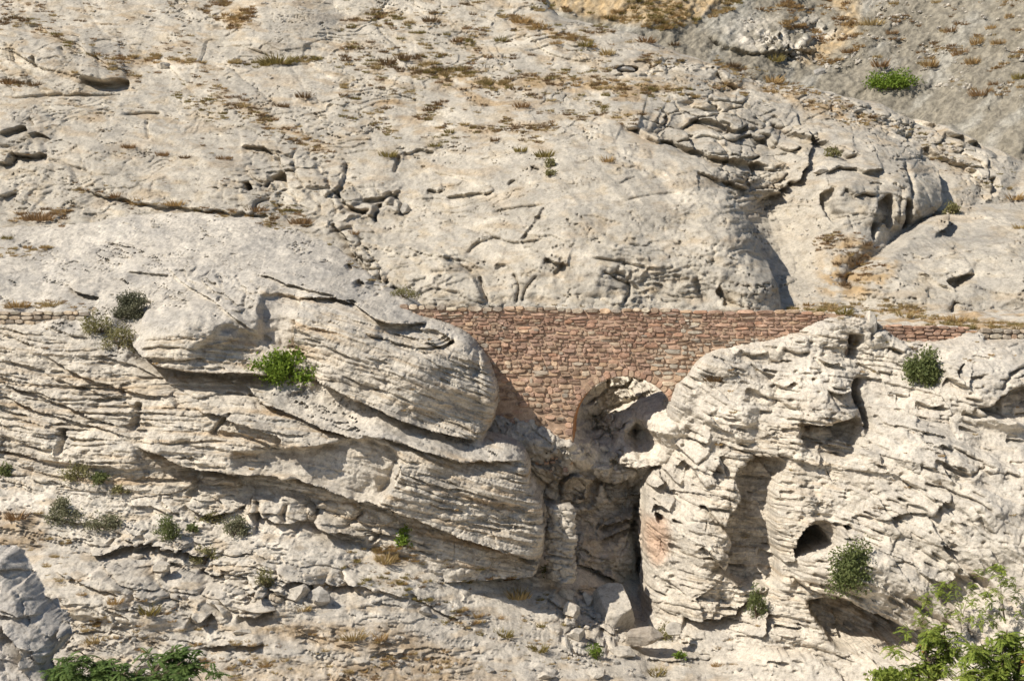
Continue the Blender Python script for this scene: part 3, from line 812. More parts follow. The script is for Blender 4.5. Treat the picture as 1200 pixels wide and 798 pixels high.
SR = [([(870,398),(900,409),(930,412),(950,409)],385),([(820,430),(850,436),(895,446),(920,451)],425),([(908,463),(935,480),(960,490),(1003,486)],480),([(845,480),(880,500),(910,512),(950,530),(1000,535)],530),
      ([(830,520),(870,532),(920,543),(980,552)],556),([(1005,398),(1060,420),(1100,445),(1130,462)],400),([(1010,440),(1070,468),(1135,500)],440),([(1010,480),(1060,510),(1100,540),(1145,566)],480),
      ([(1000,560),(1060,588),(1130,625),(1200,660)],560),([(930,605),(1000,640),(1080,680),(1150,720)],640),([(895,663),(930,690),(1000,708),(1080,735)],706),([(890,690),(930,716),(980,736),(1060,760)],740),
      ([(790,520),(820,545),(860,575)],585),([(765,570),(790,590),(830,610)],630),([(770,640),(810,665),(860,690)],700),([(780,690),(820,715),(870,700),(900,690)],728),([(1130,395),(1200,420)],390),([(1150,520),(1200,550)],480),
      ([(780,760),(900,790),(1060,798)],800)]
PS, VS = [], []
for l, v in SR:
    for p in smooth_poly(l, 0, 0, 40): PS.append(p); VS.append(v)
evR = poly_field(np.array(PS) / 100.0, VS)
k = 6
SD = upsample(evR(D.U[::k, ::k] / 100.0, D.V[::k, ::k] / 100.0), k, *D.Y.shape)
fm = np.clip(0.55 + 0.9 * fbm2(D.U / 70, D.V / 60, 161, 3), 0.06, 1)
fmask = np.maximum(0.55 * fm, D.mask([(830,500),(990,470),(1010,560),(920,690),(840,740),(780,700)], 30) * 0.9)
fmask = np.maximum(fmask, D.mask([(890,650),(1000,690),(1085,740),(1060,780),(900,760)], 20))
fmask = fmask * (1 - 0.55 * D.mask([(790,450),(900,400),(930,440),(850,540),(845,680),(760,690)], 30)) * (1 - 0.35 * D.mask([(1010,380),(1200,390),(1200,690),(1010,650)], 40))
D.strata(SD, 0.28, 17, 31, fmask, 0.45, 5)
D.strata(SD, 0.11, 6, 32, fmask, 0.5, 4)
D.strata(SD, 0.08, 3.0, 33, np.clip(fmask * 1.3, 0.15, 1), 0.5, 3)
D.slots(SD, 15, 0.42, 34, None, 1.0, 0.26, 30, 5)
D.slots(SD, 8, 0.20, 35, None, 0.7, 0.2, 26, 4)
D.facets(SD, 70, 32, 0.50, 39, 1 - 0.4 * D.mask([(920,560),(1010,590),(1010,690),(920,680)], 20), 0.9, 0.08)
D.facets(SD, 26, 13, 0.15, 36, np.clip(fmask + .3, 0, 1), 0.8, 0.3)
D.facets(SD, 11, 6, 0.05, 37)
D.slots(SD, 11, 0.22, 38, np.clip(fmask * 1.2, 0, 1), 0.8, 0.18, 55, 3)
D.bed, D.face = SD, np.clip(np.maximum(fmask * 0.8 + 0.2, D.mask([(850,540),(930,535),(920,690),(850,690)], 8)), 0, 1)
# ---- alcoves, the cave, overhangs
D.pit([(862,560),(872,545),(900,535),(925,542),(915,570),(908,600),(914,640),(916,680),(905,690),(870,688),(850,672),(858,640),(850,615),(866,590)], 1.5, 4, 5, (0.0, 0.0))
D.ledge([(838,700),(862,712),(885,706),(905,690),(918,692)], -0.2, 0.5, 10, 12)
D.ledge([(800,722),(822,728),(850,722),(880,708)], 0.4, 1.2, 16, 10)
D.ledge([(938,496),(962,499),(985,497),(1004,486)], 0.6, 1.2, 16, 14, 1.5)
D.pit([(945,500),(1003,488),(1014,500),(1012,512),(1006,536),(975,540),(940,522)], 0.8, 6, 2, (-0.2, -0.2))
D.ledge([(940,524),(965,532),(990,537),(1016,538)], -0.3, 0.3, 8, 10)
D.ledge([(970,458),(985,462),(1002,457)], 0.5, 0.7, 10, 6)
D.crack([(1008,440),(1006,460),(1012,480),(1022,500),(1018,515)], 1.3, 4)
D.crack([(1000,390),(998,410),(994,420)], 0.8, 5)
D.pit([(996,391),(1012,392),(1006,408),(996,402)], .8, 4)
D.pit([(1018,388),(1030,376),(1034,386),(1020,400)], .9, 4)
for l in [[(868,408),(880,416),(900,412)], [(920,408),(935,414),(950,412)], [(905,449),(918,453),(930,447)], [(910,466),(925,476),(936,481)], [(940,490),(950,497),(968,497)],
          [(875,455),(890,462),(905,468)], [(955,418),(975,428),(985,424)], [(880,385+40),(893,436),(910,440)], [(852,560),(848,545),(842,535)], [(820,492),(838,500),(858,510)],
          [(1025,485),(1040,497),(1055,500)], [(1060,502),(1075,508),(1088,504)], [(1072,470),(1090,478),(1105,474)], [(1050,462),(1065,466)], [(1090,535),(1110,545),(1140,560)], [(1075,545),(1092,548)],
          [(1148,548),(1165,556)], [(1176,552),(1195,558)], [(1000,602),(1030,607),(1060,605)], [(1060,560),(1090,585),(1110,600)], [(1130,480),(1138,486),(1142,478)], [(1005,425),(1020,432),(1036,440)], [(1040,405),(1060,414)],
          [(1095,400),(1080,412),(1076,424)], [(1045,606),(1075,600),(1100,608)], [(1060,590),(1080,594),(1092,604)], [(1150,606),(1160,620),(1170,626)]]:
    D.ledge(l, 0.12, 0.38, 9, 5, 1.5)
# left skirt of the cliff over the gully
for l in [[(784,520),(800,530),(815,545)], [(790,500),(806,512),(830,520)], [(752,560),(766,572),(782,566)], [(768,590),(785,600)], [(810,545),(820,560),(826,572)], [(826,590),(842,612),(858,622)],
          [(822,640),(840,660),(850,672)], [(800,540),(812,550)], [(770,545),(785,560),(800,570)]]:
    D.ledge(l, 0.35, 0.7, 12, 7, 2)
D.blocks([(752,600),(785,600),(790,660),(765,680),(752,660)], 28, 24, 0.3, 0.06, 15, 71, 0.4, 8, 0.15)
D.pit([(766,602),(776,604),(782,614),(772,614)], 0.9, 3)
# cave mouth
D.pit([(932,655),(934,632),(948,615),(968,608),(985,622),(990,640),(984,650),(960,652)], 1.2, 6, 2, (-0.1, -0.2))
D.pit([(933,656),(936,638),(948,622),(964,620),(978,634),(987,648),(962,653)], 3.0, 2.5, 1.0)
D.pit([(988,616),(996,614),(1004,620),(996,626)], 1.0, 4)
D.ledge([(900,650),(915,658),(936,656)], 0.3, 0.5, 10, 7)
D.ledge([(905,640),(930,630),(945,612),(960,606),(985,615)], -0.25, 0.0, 16, 6)
# undercut under the shrub
D.ledge([(925,672),(950,690),(985,700),(1020,716),(1060,735),(1082,745)], 0.5, 0.7, 20, 12, 2)
D.pit([(940,702),(985,705),(1030,720),(1075,742),(1070,762),(1030,766),(985,766),(958,735)], 1.9, 8, 3, (-0.2, -0.2))
D.ledge([(980,700),(1010,712),(1050,728),(1100,748),(1140,770)], 0.4, 0.8, 14, 8)
D.crack([(1060,700),(1090,722),(1120,738)], 0.4, 3)
# hollow at the right
D.pit([(1140,478),(1162,474),(1180,462),(1215,446),(1215,490),(1195,495),(1172,496),(1160,490)], 1.4, 7, 2, (0.2, 0.1))
D.crack([(1176,458),(1190,440),(1212,428)], 0.4, 2.5)
D.pit([(1118,436),(1128,428),(1134,424),(1130,438),(1122,444)], .8, 4)
D.ledge([(1105,442),(1120,448),(1136,456)], 0.4, 0.8, 12, 7)
D.bump(1085, 530, 75, 30, 0.55, 25, 4)
D.ledge([(1110,520),(1150,540),(1152,552),(1135,560),(1100,545)], 0.2, 0.35, 10, 5)
# pockets behind the leaning sumac
D.pit([(1100,690),(1125,672),(1160,680),(1172,705),(1140,720),(1108,712)], 0.7, 8)
# dry ramp at the cliff foot
ramp_m = D.mask([(770,770),(820,735),(880,715),(905,715),(880,760),(870,800),(770,800)], 16)
D.Y += (0.22 * (1 - ramp_m) * fbm2(D.U / 55, D.V / 45, 171, 4)).astype(np.float32)
D.Y += ((1 - ramp_m) * 0.06 * fbm2(D.U / 18, D.V / 12, 172, 4)).astype(np.float32)
pk = cells2(D.U / 26, D.V / 17, 77)[0]; D.Y += (0.25 * np.exp(-(pk / 0.11) ** 2) * sstep(0.0, 0.4, fbm2(D.U / 90, D.V / 60, 173, 2))).astype(np.float32)
out_d = [(794,452),(808,438),(832,414),(868,402),(905,398),(940,386),(975,372),(1000,365),(1020,366),(1034,378),(1048,390),(1062,398),(1090,401),(1126,399),(1142,387),(1165,392),(1185,400),(1420,398),(1420,860),(745,860),(757,720),(758,640),(757,600),(762,560),(782,547),(788,522),(783,500),(788,472)]
D.roll(out_d, 0.9, 12, 2.0, 1.2)
D.rough([(1.3, 0.09), (0.55, 0.035), (0.26, 0.03), (0.12, 0.025)], 500)
D.col = rock_tint(D, np.clip(fmask, 0, 1) * 0.9 + 0.1, SD, 0.38, 20)
D.col = mixc(D.col, np.array([0.50, 0.33, 0.225], np.float32), D.mask([(752,598),(786,606),(790,650),(768,670),(752,650)], 14) * 0.85)
D.col = mixc(D.col, WHITE * 1.02, D.mask([(780,480),(900,420),(1010,370),(1060,420),(1010,480),(860,520),(820,640),(775,650)], 60) * 0.7)
D.col = mixc(D.col, WHITE, 0.12 + 0 * D.U)
tag(D.build('cliff', ROCK), kind='structure')

# ================================================================== GULLY
G = Sheet(-1.5, 9.2, -13.0, -0.1, 0.036, [
  (590,372,65.4),(660,372,65.6),(735,372,65.8),(830,372,65.4),(870,372,64.6),(660,410,65.4),(735,405,66),(830,410,64.4),
  (560,500,60.2),(600,518,59.7),(630,520,59.8),(655,522,59.8),(672,524,59.9),(690,536,60.9),(668,470,63),(690,440,64.2),(735,435,64.8),(735,475,63.9),(780,455,63.5),(810,480,59.8),(840,470,60.5),(840,540,60.8),
  (700,500,64.4),(745,500,65.2),(785,485,59.9),(800,525,59.7),(764,508,60.15),(775,535,60.1),(748,536,60.5),(732,548,60.9),(738,505,62.2),(716,548,61.7),
  (600,556,60.2),(620,565,60.9),(640,565,61.3),(680,570,61.7),(700,570,62.3),(738,572,62.8),(770,574,62.4),
  (620,620,60.4),(660,620,61.2),(690,630,61.6),(720,630,62.6),(745,630,62.9),(780,640,63.5),
  (640,680,59.6),(690,690,60.6),(730,690,62.2),(748,690,62.6),(680,740,58.6),(740,740,60.4),(700,798,56.5),(790,720,62)])
G.bump(728, 640, 26, 45, 0.9, 5, 3)
G.bump(690, 655, 34, 40, 0.6, 0, 3)
G.refresh()
SG = G.V * 1.0 - 0.25 * (G.U - 700) + 0.004 * (G.U - 690) ** 2
gm = G.mask([(600,540),(700,535),(760,560),(770,700),(640,720),(600,640)], 20)
G.strata(SG, 0.45, 22, 61, gm * 0.9 + 0.1, 0.5, 10)
G.strata(SG, 0.22, 7, 62, gm * 0.8 + 0.1, 0.5, 6)
G.bed, G.face = SG, gm * 0.8 + 0.1
G.blocks([(600,530),(700,520),(765,560),(765,720),(640,720),(600,640)], 46, 30, 0.5, 0.08, 10, 63, 0.5, 16, 0.25)
G.crack([(748,590),(744,620),(748,650),(752,680)], 0.8, 4, 2, 0.1)
G.ledge([(716,541),(742,549),(776,546)], 0.1, 1.2, 10, 14, 1.5)
for l in [[(700,618),(725,610),(745,602)], [(700,635),(730,622),(748,612)], [(715,700),(735,690),(750,692)], [(672,660),(700,668),(720,676)], [(690,560),(720,566),(740,560)]]:
    G.ledge(l, 0.4, 0.7, 12, 7, 2)
# rough cliff seen through the arch
G.blocks([(680,430),(760,430),(740,500),(725,520),(690,510)], 30, 20, 0.6, 0.10, -20, 64, 0.4, 10, 0.4)
G.crack([(690,500),(715,482),(745,468),(780,456)], 0.5, 2.5)
G.blocks([(676,480),(700,480),(735,530),(735,560),(700,530),(680,505)], 14, 12, 0.6, 0.14, 30, 65, 0.5, 6, 0.4)
G.Y += (0.14 * fbm2(G.U / 30, G.V / 24, 181, 4)).astype(np.float32)
calm = 1 - 0.85 * G.mask([(718,480),(830,450),(830,565),(718,556)], 10)
G.facets(SG, 26, 15, 0.2, 64, calm)
G.facets(SG, 11, 6, 0.07, 65, calm)
G.rough([(1.2, 0.16), (0.5, 0.10), (0.25, 0.06), (0.12, 0.03)], 600)
c = np.empty(G.U.shape + (3,), np.float32); c[:] = CREAM * 0.92
c = mixc(c, GREY, 0.6 * sstep(-.1, .4, fbm2(G.U / 30, G.V / 20, 185, 4)))
c = mixc(c, WHITE, 0.8 * G.mask([(715,545),(770,505),(800,500),(800,570),(750,580)], 12))
c = mixc(c, WARM, 0.4 * gm * sstep(0, .4, fbm2(G.U / 25, G.V / 10, 186, 4)))
c = mixc(c, WHITE, 0.85 * G.mask([(668,425),(810,425),(800,560),(700,560),(668,530)], 10))  # light put into the colour: whitened to brighten the shaded rock inside the arch
G.col = c
G.keep &= in_poly(G.U, G.V, [(520,470),(570,470),(560,335),(900,335),(860,600),(800,640),(800,820),(640,820),(520,700)])
tag(G.build('gully_wall', ROCK), kind='structure')

# ================================================================== FOREGROUND GROUND
E = Sheet(-26, 10.5, -15.2, -5.2, 0.034, [
  (-80,520,57.4),(-80,560,55),(-80,640,52.2),(-80,720,49.8),(-80,800,47.6),(-80,880,45.5),
  (100,540,56),(100,570,54.8),(100,640,52.6),(100,720,50),(100,800,47.8),(100,880,45.6),(250,566,55.4),(250,595,54.4),(340,580,55),(340,612,54),(250,660,53),(250,720,50.8),(250,800,48.4),(250,880,46),
  (400,596,55.6),(400,625,54.4),(400,690,53.2),(400,740,51.2),(400,800,49),(400,880,46.5),(520,636,56.2),(520,665,55.2),(520,720,53.6),(520,800,50),(520,880,47),
  (620,670,58),(620,690,57),(620,740,54.2),(620,800,50.8),(620,880,47.6),(680,680,59.2),(690,720,57.2),(690,760,54),(690,800,51.6),(690,880,48),(740,700,61),(745,730,58.6),(745,760,55.4),(745,800,52.4),(745,880,48.6),
  (800,720,60),(800,760,56),(800,800,53),(800,880,49),(880,740,57.5),(880,800,53.6),(880,880,49)], 0.030)
E.wuk, E.jitk = 1.6, 1.5
E.bump(400, 560+140, 260, 60, 0.8, 14, 3)
E.bump(130, 560+130, 160, 45, 1.0, 8, 3)
E.refresh()
q = fbm2(E.U / 110 + 7, E.V / 34 - 0.004 * E.U, 221, 4) * 4.2
fr = q - np.floor(q)
E.Y += (0.22 * (np.floor(q) + sstep(0, 0.10, fr) - q) * sstep(-0.25, 0.2, fbm2(E.U / 90, E.V / 50, 223, 3))).astype(np.float32)
rocky = np.maximum(E.mask([(60,618),(200,612),(330,640),(430,660),(440,700),(330,720),(240,730),(100,690)], 24), E.mask([(655,690),(705,690),(735,720),(725,770),(670,770)], 10))
E.blocks([(60,618),(200,612),(330,640),(430,660),(440,705),(330,722),(240,735),(100,690)], 54, 24, 0.42, 0.08, 14, 81, 0.5, 24, 0.3)
E.blocks([(655,695),(690,690),(735,735),(725,775),(660,770)], 22, 18, 0.7, 0.14, 30, 82, 0.5, 8, 0.5)
E.blocks([(0,730),(150,720),(420,765),(640,760),(640,810),(0,810)], 90, 26, 0.14, 0.05, 6, 83, 0.4, 24, 0.16)
for l, o in [([(103,652),(125,648),(150,640),(182,634)], 1.3), ([(150,650),(182,640),(220,648),(250,652)], 1.0), ([(30,600),(90,612),(140,618)], .4), ([(222,722),(235,728),(247,718)], 1.4), ([(278,720),(300,722),(318,712)], 1.2),
             ([(330,690),(345,680),(366,690),(366,708)], 1.0), ([(380,682),(400,688),(425,684)], .9), ([(180,668),(192,676),(196,660)], 1.0), ([(300,690),(308,700),(314,690)], 1.0), ([(235,668),(245,674),(262,672)], .9),
             ([(236,762),(260,757),(285,756),(310,754)], .9), ([(240,700),(255,712),(262,722)], .6), ([(360,600),(375,618),(400,625),(480,632)], 1.0), ([(60,668),(110,690),(145,700)], .5),
             ([(400,680),(440,690),(480,702)], .5), ([(480,695),(510,715),(540,728)], .5), ([(640,700),(662,716),(664,735)], .8), ([(690,690),(712,690),(724,704)], .5), ([(700,735),(722,742),(735,728)], 1.2)]:
    E.ledge(l, 0.30 * o, 0.65 * o, 14, 7, 2)
for l, o in [([(212,588),(240,603),(266,602),(287,590)], 1.0), ([(276,596),(318,613),(350,614),(374,598)], 1.1), ([(362,606),(380,626),(412,634),(450,634),(482,638)], 1.3), ([(150,590),(180,597),(210,600)], .5)]:
    E.ledge(l, 0.26 * o, 0.5 * o, 22, 9, 3)
for l in [[(300,585),(302,600),(298,614)], [(336,590),(330,604),(334,616)], [(372,596),(366,610)]]:
    E.crack(l, 0.5, 3)
# old masonry kerb at the bottom right
E.ledge([(752,772),(790,775),(838,768)], 0.2, 0.5, 10, 6, 1)
E.Y += (0.20 * fbm2(E.U / 45, E.V / 22, 231, 4)).astype(np.float32)
ES = E.V - 0.12 * E.U + 8 * fbm2(E.U / 90, E.V / 40, 271, 3)
lm = E.mask([(180,570),(300,575),(500,620),(490,650),(360,640),(200,612)], 10)
E.facets(ES, 60, 26, 0.40, 274, lm, 0.9)
E.facets(ES, 40, 13, 0.14, 272, rocky * .8 + .08 + .8 * lm)
E.facets(ES, 13, 6, 0.04, 273)
E.rough([(1.2, 0.07), (0.5, 0.03), (0.24, 0.018), (0.12, 0.016)], 700)
c = np.empty(E.U.shape + (3,), np.float32); c[:] = CREAM * 0.97
c = mixc(c, WHITE, sstep(0.0, 0.45, fbm2(E.U / 50, E.V / 20, 241, 4)) * 0.6)
c = mixc(c, GREY, sstep(0.1, 0.5, fbm2(E.U / 36, E.V / 16, 242, 4)) * 0.6)
c = mixc(c, WHITE * 1.02, 0.6 * E.mask([(-80,545),(200,570),(420,620),(640,670),(640,740),(420,690),(250,640),(-80,610)], 20))
sm = np.maximum.reduce([E.mask([(240,735),(330,720),(470,730),(560,770),(540,798),(330,760)], 18), E.mask([(380,790),(420,770),(560,780),(560,830),(330,830)], 14), E.mask([(-50,600),(40,595),(60,640),(20,660),(-50,660)], 14),
      0.8 * E.mask([(430,640),(480,645),(480,665),(440,665)], 8), 0.7 * E.mask([(230,770),(420,765),(600,780),(600,840),(220,840)], 20)])
c = mixc(c, SOIL, sm * (0.35 + 0.5 * sstep(-.3, .3, fbm2(E.U / 26, E.V / 10, 243, 4))))
c = mixc(c, np.array([.46, .36, .24], np.float32), 0.6 * sstep(0.05, 0.5, fbm2(E.U / 40, E.V / 12, 244, 5)))
E.col = c
tag(E.build('ground', ROCK), kind='structure')

# ================================================================== PATH LEVEL behind the parapets
def path_sheet():
    xs = np.arange(-28, 28, 0.09); n = 90
    V = []; Fc = []
    for i, x in enumerate(xs):
        for j in range(n):
            t = j / (n - 1)
            y = 0.6 + t * 7.0 - 0.10 * min(x, 8.5)
            
            k = min(1, max(0, (x - 10) / 4)); y -= k * 0.2
            z = (-0.22 + t * 0.25) * (1 - k) + k * (-0.66 + 0.8 * t)
            V.append((x, y, z))
    for i in range(len(xs) - 1):
        for j in range(n - 1):
            a = i * n + j
            cx, cy = V[a][0], V[a][1]
            if -0.9 < cx < 8.5 and cy > 1.45 - 0.14 * (cx - 4.33): continue      # open gully behind the bridge
            Fc.append((a, a + n, a + n + 1, a + 1))
    me = bpy.data.meshes.new('path'); me.from_pydata(V, [], Fc)
    P = np.array(V, np.float32)
    P[:, 2] += 0.16 * fbm2(P[:, 0] / 0.9, P[:, 1] / 0.7, 3, 5)
    me.vertices.foreach_set('co', P.ravel())
    at = me.color_attributes.new('tint', 'FLOAT_COLOR', 'POINT')
    c = np.ones((len(P), 4), np.float32)
    f = sstep(-0.3, 0.4, fbm2(P[:, 0] / 1.5, P[:, 1] / 0.8, 5, 4))[:, None]
    c[:, :3] = CREAM * .9 * (1 - f) + SOIL * 1.15 * f
    at.data.foreach_set('color', c.ravel())
    me.materials.append(ROCK)
    me.polygons.foreach_set('use_smooth', np.ones(len(me.polygons), bool))
    o = bpy.data.objects.new('path', me); COL.objects.link(o)
    tag(o, kind='structure')
path_sheet()
class PathProbe:
    def hit(s, px, py):
        for d in np.arange(58.5, 67.5, 0.05):
            x, y, z = pt(px, py, d)
            k = min(1, max(0, (x - 10) / 4)); t = (y - 0.6 + 0.10 * min(x, 8.5) + 0.2 * k) / 7.0
            if 0 <= t <= 1 and z <= (-0.22 + t * 0.25) * (1 - k) + k * (-0.66 + 0.8 * t): return d
        return None
PATH = PathProbe()

# ================================================================== VALLEY FLOOR under and behind the viewpoint
def valley():
    xs = np.concatenate([np.linspace(-400, -45, 30), np.linspace(-40, 40, 81), np.linspace(45, 400, 30)])
    ys = np.concatenate([np.linspace(-420, -75, 40), np.linspace(-72, -9.4, 64)])
    X, Y = np.meshgrid(xs, ys)
    Z = -15.6 + 0.5 * fbm2(X / 14, Y / 14, 401, 4) + np.maximum(0, -Y - 90) * 0.10
    V = np.stack([X, Y, Z], -1).reshape(-1, 3)
    n = len(xs); Fc = [(j * n + i, j * n + i + 1, (j + 1) * n + i + 1, (j + 1) * n + i) for j in range(len(ys) - 1) for i in range(n - 1)]
    me = bpy.data.meshes.new('valley_floor'); me.from_pydata(V.tolist(), [], Fc)
    at = me.color_attributes.new('tint', 'FLOAT_COLOR', 'POINT'); c = np.zeros((len(V), 4), np.float32)
    f = sstep(-.2, .4, fbm2(V[:, 0] / 9, V[:, 1] / 9, 403, 4))[:, None]
    c[:, :3] = CREAM * (1 - .4 * f) + SOIL * .4 * f
    at.data.foreach_set('color', c.ravel()); me.materials.append(ROCK)
    o = bpy.data.objects.new('valley_floor', me); COL.objects.link(o); tag(o, kind='structure')
valley()
# ================================================================== THE STONE BRIDGE
def stone_mat(name, col, var=0.35):
    m, nt, b = new_mat(name)
    tc = nt.nodes.new('ShaderNodeTexCoord'); geo = nt.nodes.new('ShaderNodeNewGeometry')
    oi = nt.nodes.new('ShaderNodeObjectInfo')
    n1 = node(nt, 'ShaderNodeTexNoise', Scale=3.1, Detail=7.0, Roughness=0.65); nt.links.new(geo.outputs['Position'], n1.inputs['Vector'])
    n2 = node(nt, 'ShaderNodeTexNoise', Scale=19.0, Detail=5.0, Roughness=0.7); nt.links.new(geo.outputs['Position'], n2.inputs['Vector'])
    rgb = nt.nodes.new('ShaderNodeRGB'); rgb.outputs[0].default_value = (*col, 1)
    c = mul(nt, rgb.outputs[0], ramp(nt, n1.outputs['Fac'], [(0.3, (.62, .60, .58)), (0.5, (1, 1, 1)), (0.66, (1.30, 1.36, 1.40))]))
    c = mul(nt, c, ramp(nt, n2.outputs['Fac'], [(0.3, (.60, .60, .60)), (0.5, (1, 1, 1)), (0.75, (1.25, 1.25, 1.2))]), 0.8)
    c = mul(nt, c, ramp(nt, oi.outputs['Random'], [(0, (.70, .70, .72)), (0.5, (1, 1, 1)), (1, (1.25, 1.20, 1.12))]))
    nt.links.new(c, b.inputs['Base Color'])
    bp = node(nt, 'ShaderNodeBump', Strength=0.6, Distance=0.03); nt.links.new(n2.outputs['Fac'], bp.inputs['Height']); nt.links.new(bp.outputs[0], b.inputs['Normal'])
    return m
SM = {k: stone_mat('stone_' + k, c) for k, c in dict(red=(.370, .225, .155), pink=(.425, .280, .200), tan=(.450, .322, .220), brown=(.335, .232, .160), cream=(.510, .410, .300), grey=(.370, .305, .235), pale=(.480, .415, .320)).items()}
MORTAR = stone_mat('mortar', (.365, .262, .190))
SOFFIT = stone_mat('soffit', (.36, .19, .10))

def stone_verts(rg, n=9):
    """unit stone: x,z in -.5...5, front towards -y, irregular rounded outline; about 45 triangles"""
    a0 = rg.rand() * 6.28
    sq = 2.6 + rg.rand() * 4.0
    ring = []
    for i in range(n):
        a = a0 + (i + 0.35 * (rg.rand() - .5)) * 2 * math.pi / n
        c, s = math.cos(a), math.sin(a)
        r = 0.5 / ((abs(c) ** sq + abs(s) ** sq) ** (1 / sq)) * (0.92 + 0.10 * rg.rand())
        ring.append((r * c, r * s))
    tx, tz = (rg.rand() - .5) * .7, (rg.rand() - .5) * .7
    V = [(x, 1.0, z) for x, z in ring] + [(x * .985, -0.45 + .2 * rg.rand(), z * .97) for x, z in ring]
    V += [(x * (.80 + .1 * rg.rand()), -1.0 + x * tx + z * tz + .2 * (rg.rand() - .5), z * (.74 + .12 * rg.rand())) for x, z in ring]
    V.append((0, -1.05, 0))
    Fc = []
    for k in range(2):
        for i in range(n):
            j = (i + 1) % n
            Fc.append((k * n + i, k * n + n + i, k * n + n + j, k * n + j))
    for i in range(n): Fc.append((2 * n + i, 3 * n, 2 * n + (i + 1) % n))
    return V, Fc
rg = np.random.RandomState(5)
SHAPES = [stone_verts(rg) for _ in range(14)]
_proto = {}
def stone_proto(k, mat, nm='stone'):
    if (k, mat.name, nm) not in _proto:
        me = bpy.data.meshes.new(nm); V, Fc = SHAPES[k]
        me.from_pydata(V, [], Fc); me.materials.append(mat); _proto[(k, mat.name, nm)] = me
    return _proto[(k, mat.name, nm)]

def lay_stones(root, stones, limit, name, mats):
    """stones: (x, z, w, h, proud, rot, material); the largest become parts, the rest one joined part"""
    stones = sorted(stones, key=lambda s: -s[2] * s[3])
    for (x, z, ww, hh, pr, rt, mk) in stones[:limit]:
        o = bpy.data.objects.new(name, stone_proto(random.randrange(len(SHAPES)), mats[mk], name))
        o.location = (x, 0.0, z); o.rotation_euler = (0, rt, 0); o.scale = (ww, pr, hh); o.parent = root
        COL.objects.link(o)
    rest = stones[limit:]
    if not rest: return
    V, Fc, Mi = [], [], []
    keys = list(mats)
    for (x, z, ww, hh, pr, rt, mk) in rest:
        v, f = SHAPES[random.randrange(len(SHAPES))]
        b = len(V); c, s = math.cos(rt), math.sin(rt)
        for (vx, vy, vz) in v:
            X, Z = vx * ww, vz * hh
            V.append((x + X * c + Z * s, vy * pr, z - X * s + Z * c))
        Fc += [tuple(i + b for i in q) for q in f]; Mi += [keys.index(mk)] * len(f)
    me = bpy.data.meshes.new('small_stones'); me.from_pydata(V, [], Fc)
    for k in keys: me.materials.append(mats[k])
    me.polygons.foreach_set('material_index', Mi)
    o = bpy.data.objects.new('small_stones', me); o.parent = root; COL.objects.link(o); o['kind'] = 'stuff'

TH = math.atan(0.14)
bridge = empty('stone_bridge', (4.33, 0, 0), -TH)
tag(bridge, 'red brown rubble stone bridge with one round arch spanning the dry gully', 'bridge')
def b2w(x, z): return (4.33 + x * math.cos(TH), -x * math.sin(TH), z)
def px_of(x, z):
    X, Y, Z = b2w(x, z); d = Y - CAMY
    return 600 + F * X / d, HOR - F * (Z - CAMZ) / d
def top_z(x): return 0.13 - 0.0105 * x + 0.035 * math.sin(x * 1.3) + 0.02 * math.sin(x * 4.1)
AX, AZ, AR, THK = 0.10, -4.56, 2.06, 1.4
# core with the arch opening, a little behind the faces of the stones
def wall_core():
    bm = bmesh.new()
    out = [(x, top_z(x) - 0.07) for x in np.linspace(-9.5, 8.6, 60)]
    out += [(8.6, -7.2), (AX + AR, -7.2)]
    out += [(AX + AR * math.cos(a), AZ + AR * math.sin(a)) for a in np.linspace(0, math.pi, 40)]
    out += [(AX - AR, -5.75), (-9.5, -5.75)]
    f = bm.faces.new([bm.verts.new((x, 0.0, z)) for x, z in out])
    r = bmesh.ops.extrude_face_region(bm, geom=[f])
    for v in r['geom']:
        if isinstance(v, bmesh.types.BMVert): v.co.y += THK
    bmesh.ops.recalc_face_normals(bm, faces=bm.faces)
    me = bpy.data.meshes.new('wall_core'); bm.to_mesh(me); bm.free()
    me.materials.append(MORTAR); me.materials.append(SOFFIT)
    for p in me.polygons:
        c = p.center; 
        if abs(p.normal.y) < 0.5 and math.hypot(c.x - AX, max(c.z - AZ, 0)) < AR + 0.05 and c.z < AZ + AR + 0.05 and abs(c.x - AX) < AR + 0.05: p.material_index = 1
    o = bpy.data.objects.new('wall_core', me); o.parent = bridge; COL.objects.link(o)
wall_core()
VIS = [(470, 345), (970, 350), (970, 392), (890, 408), (840, 425), (812, 460), (812, 500), (680, 560), (600, 545), (560, 480), (545, 410), (470, 378)]
def in_vis(u, v): return bool(in_poly(np.array([u]), np.array([v]), VIS)[0])
rs = random.Random(12)
stones = []
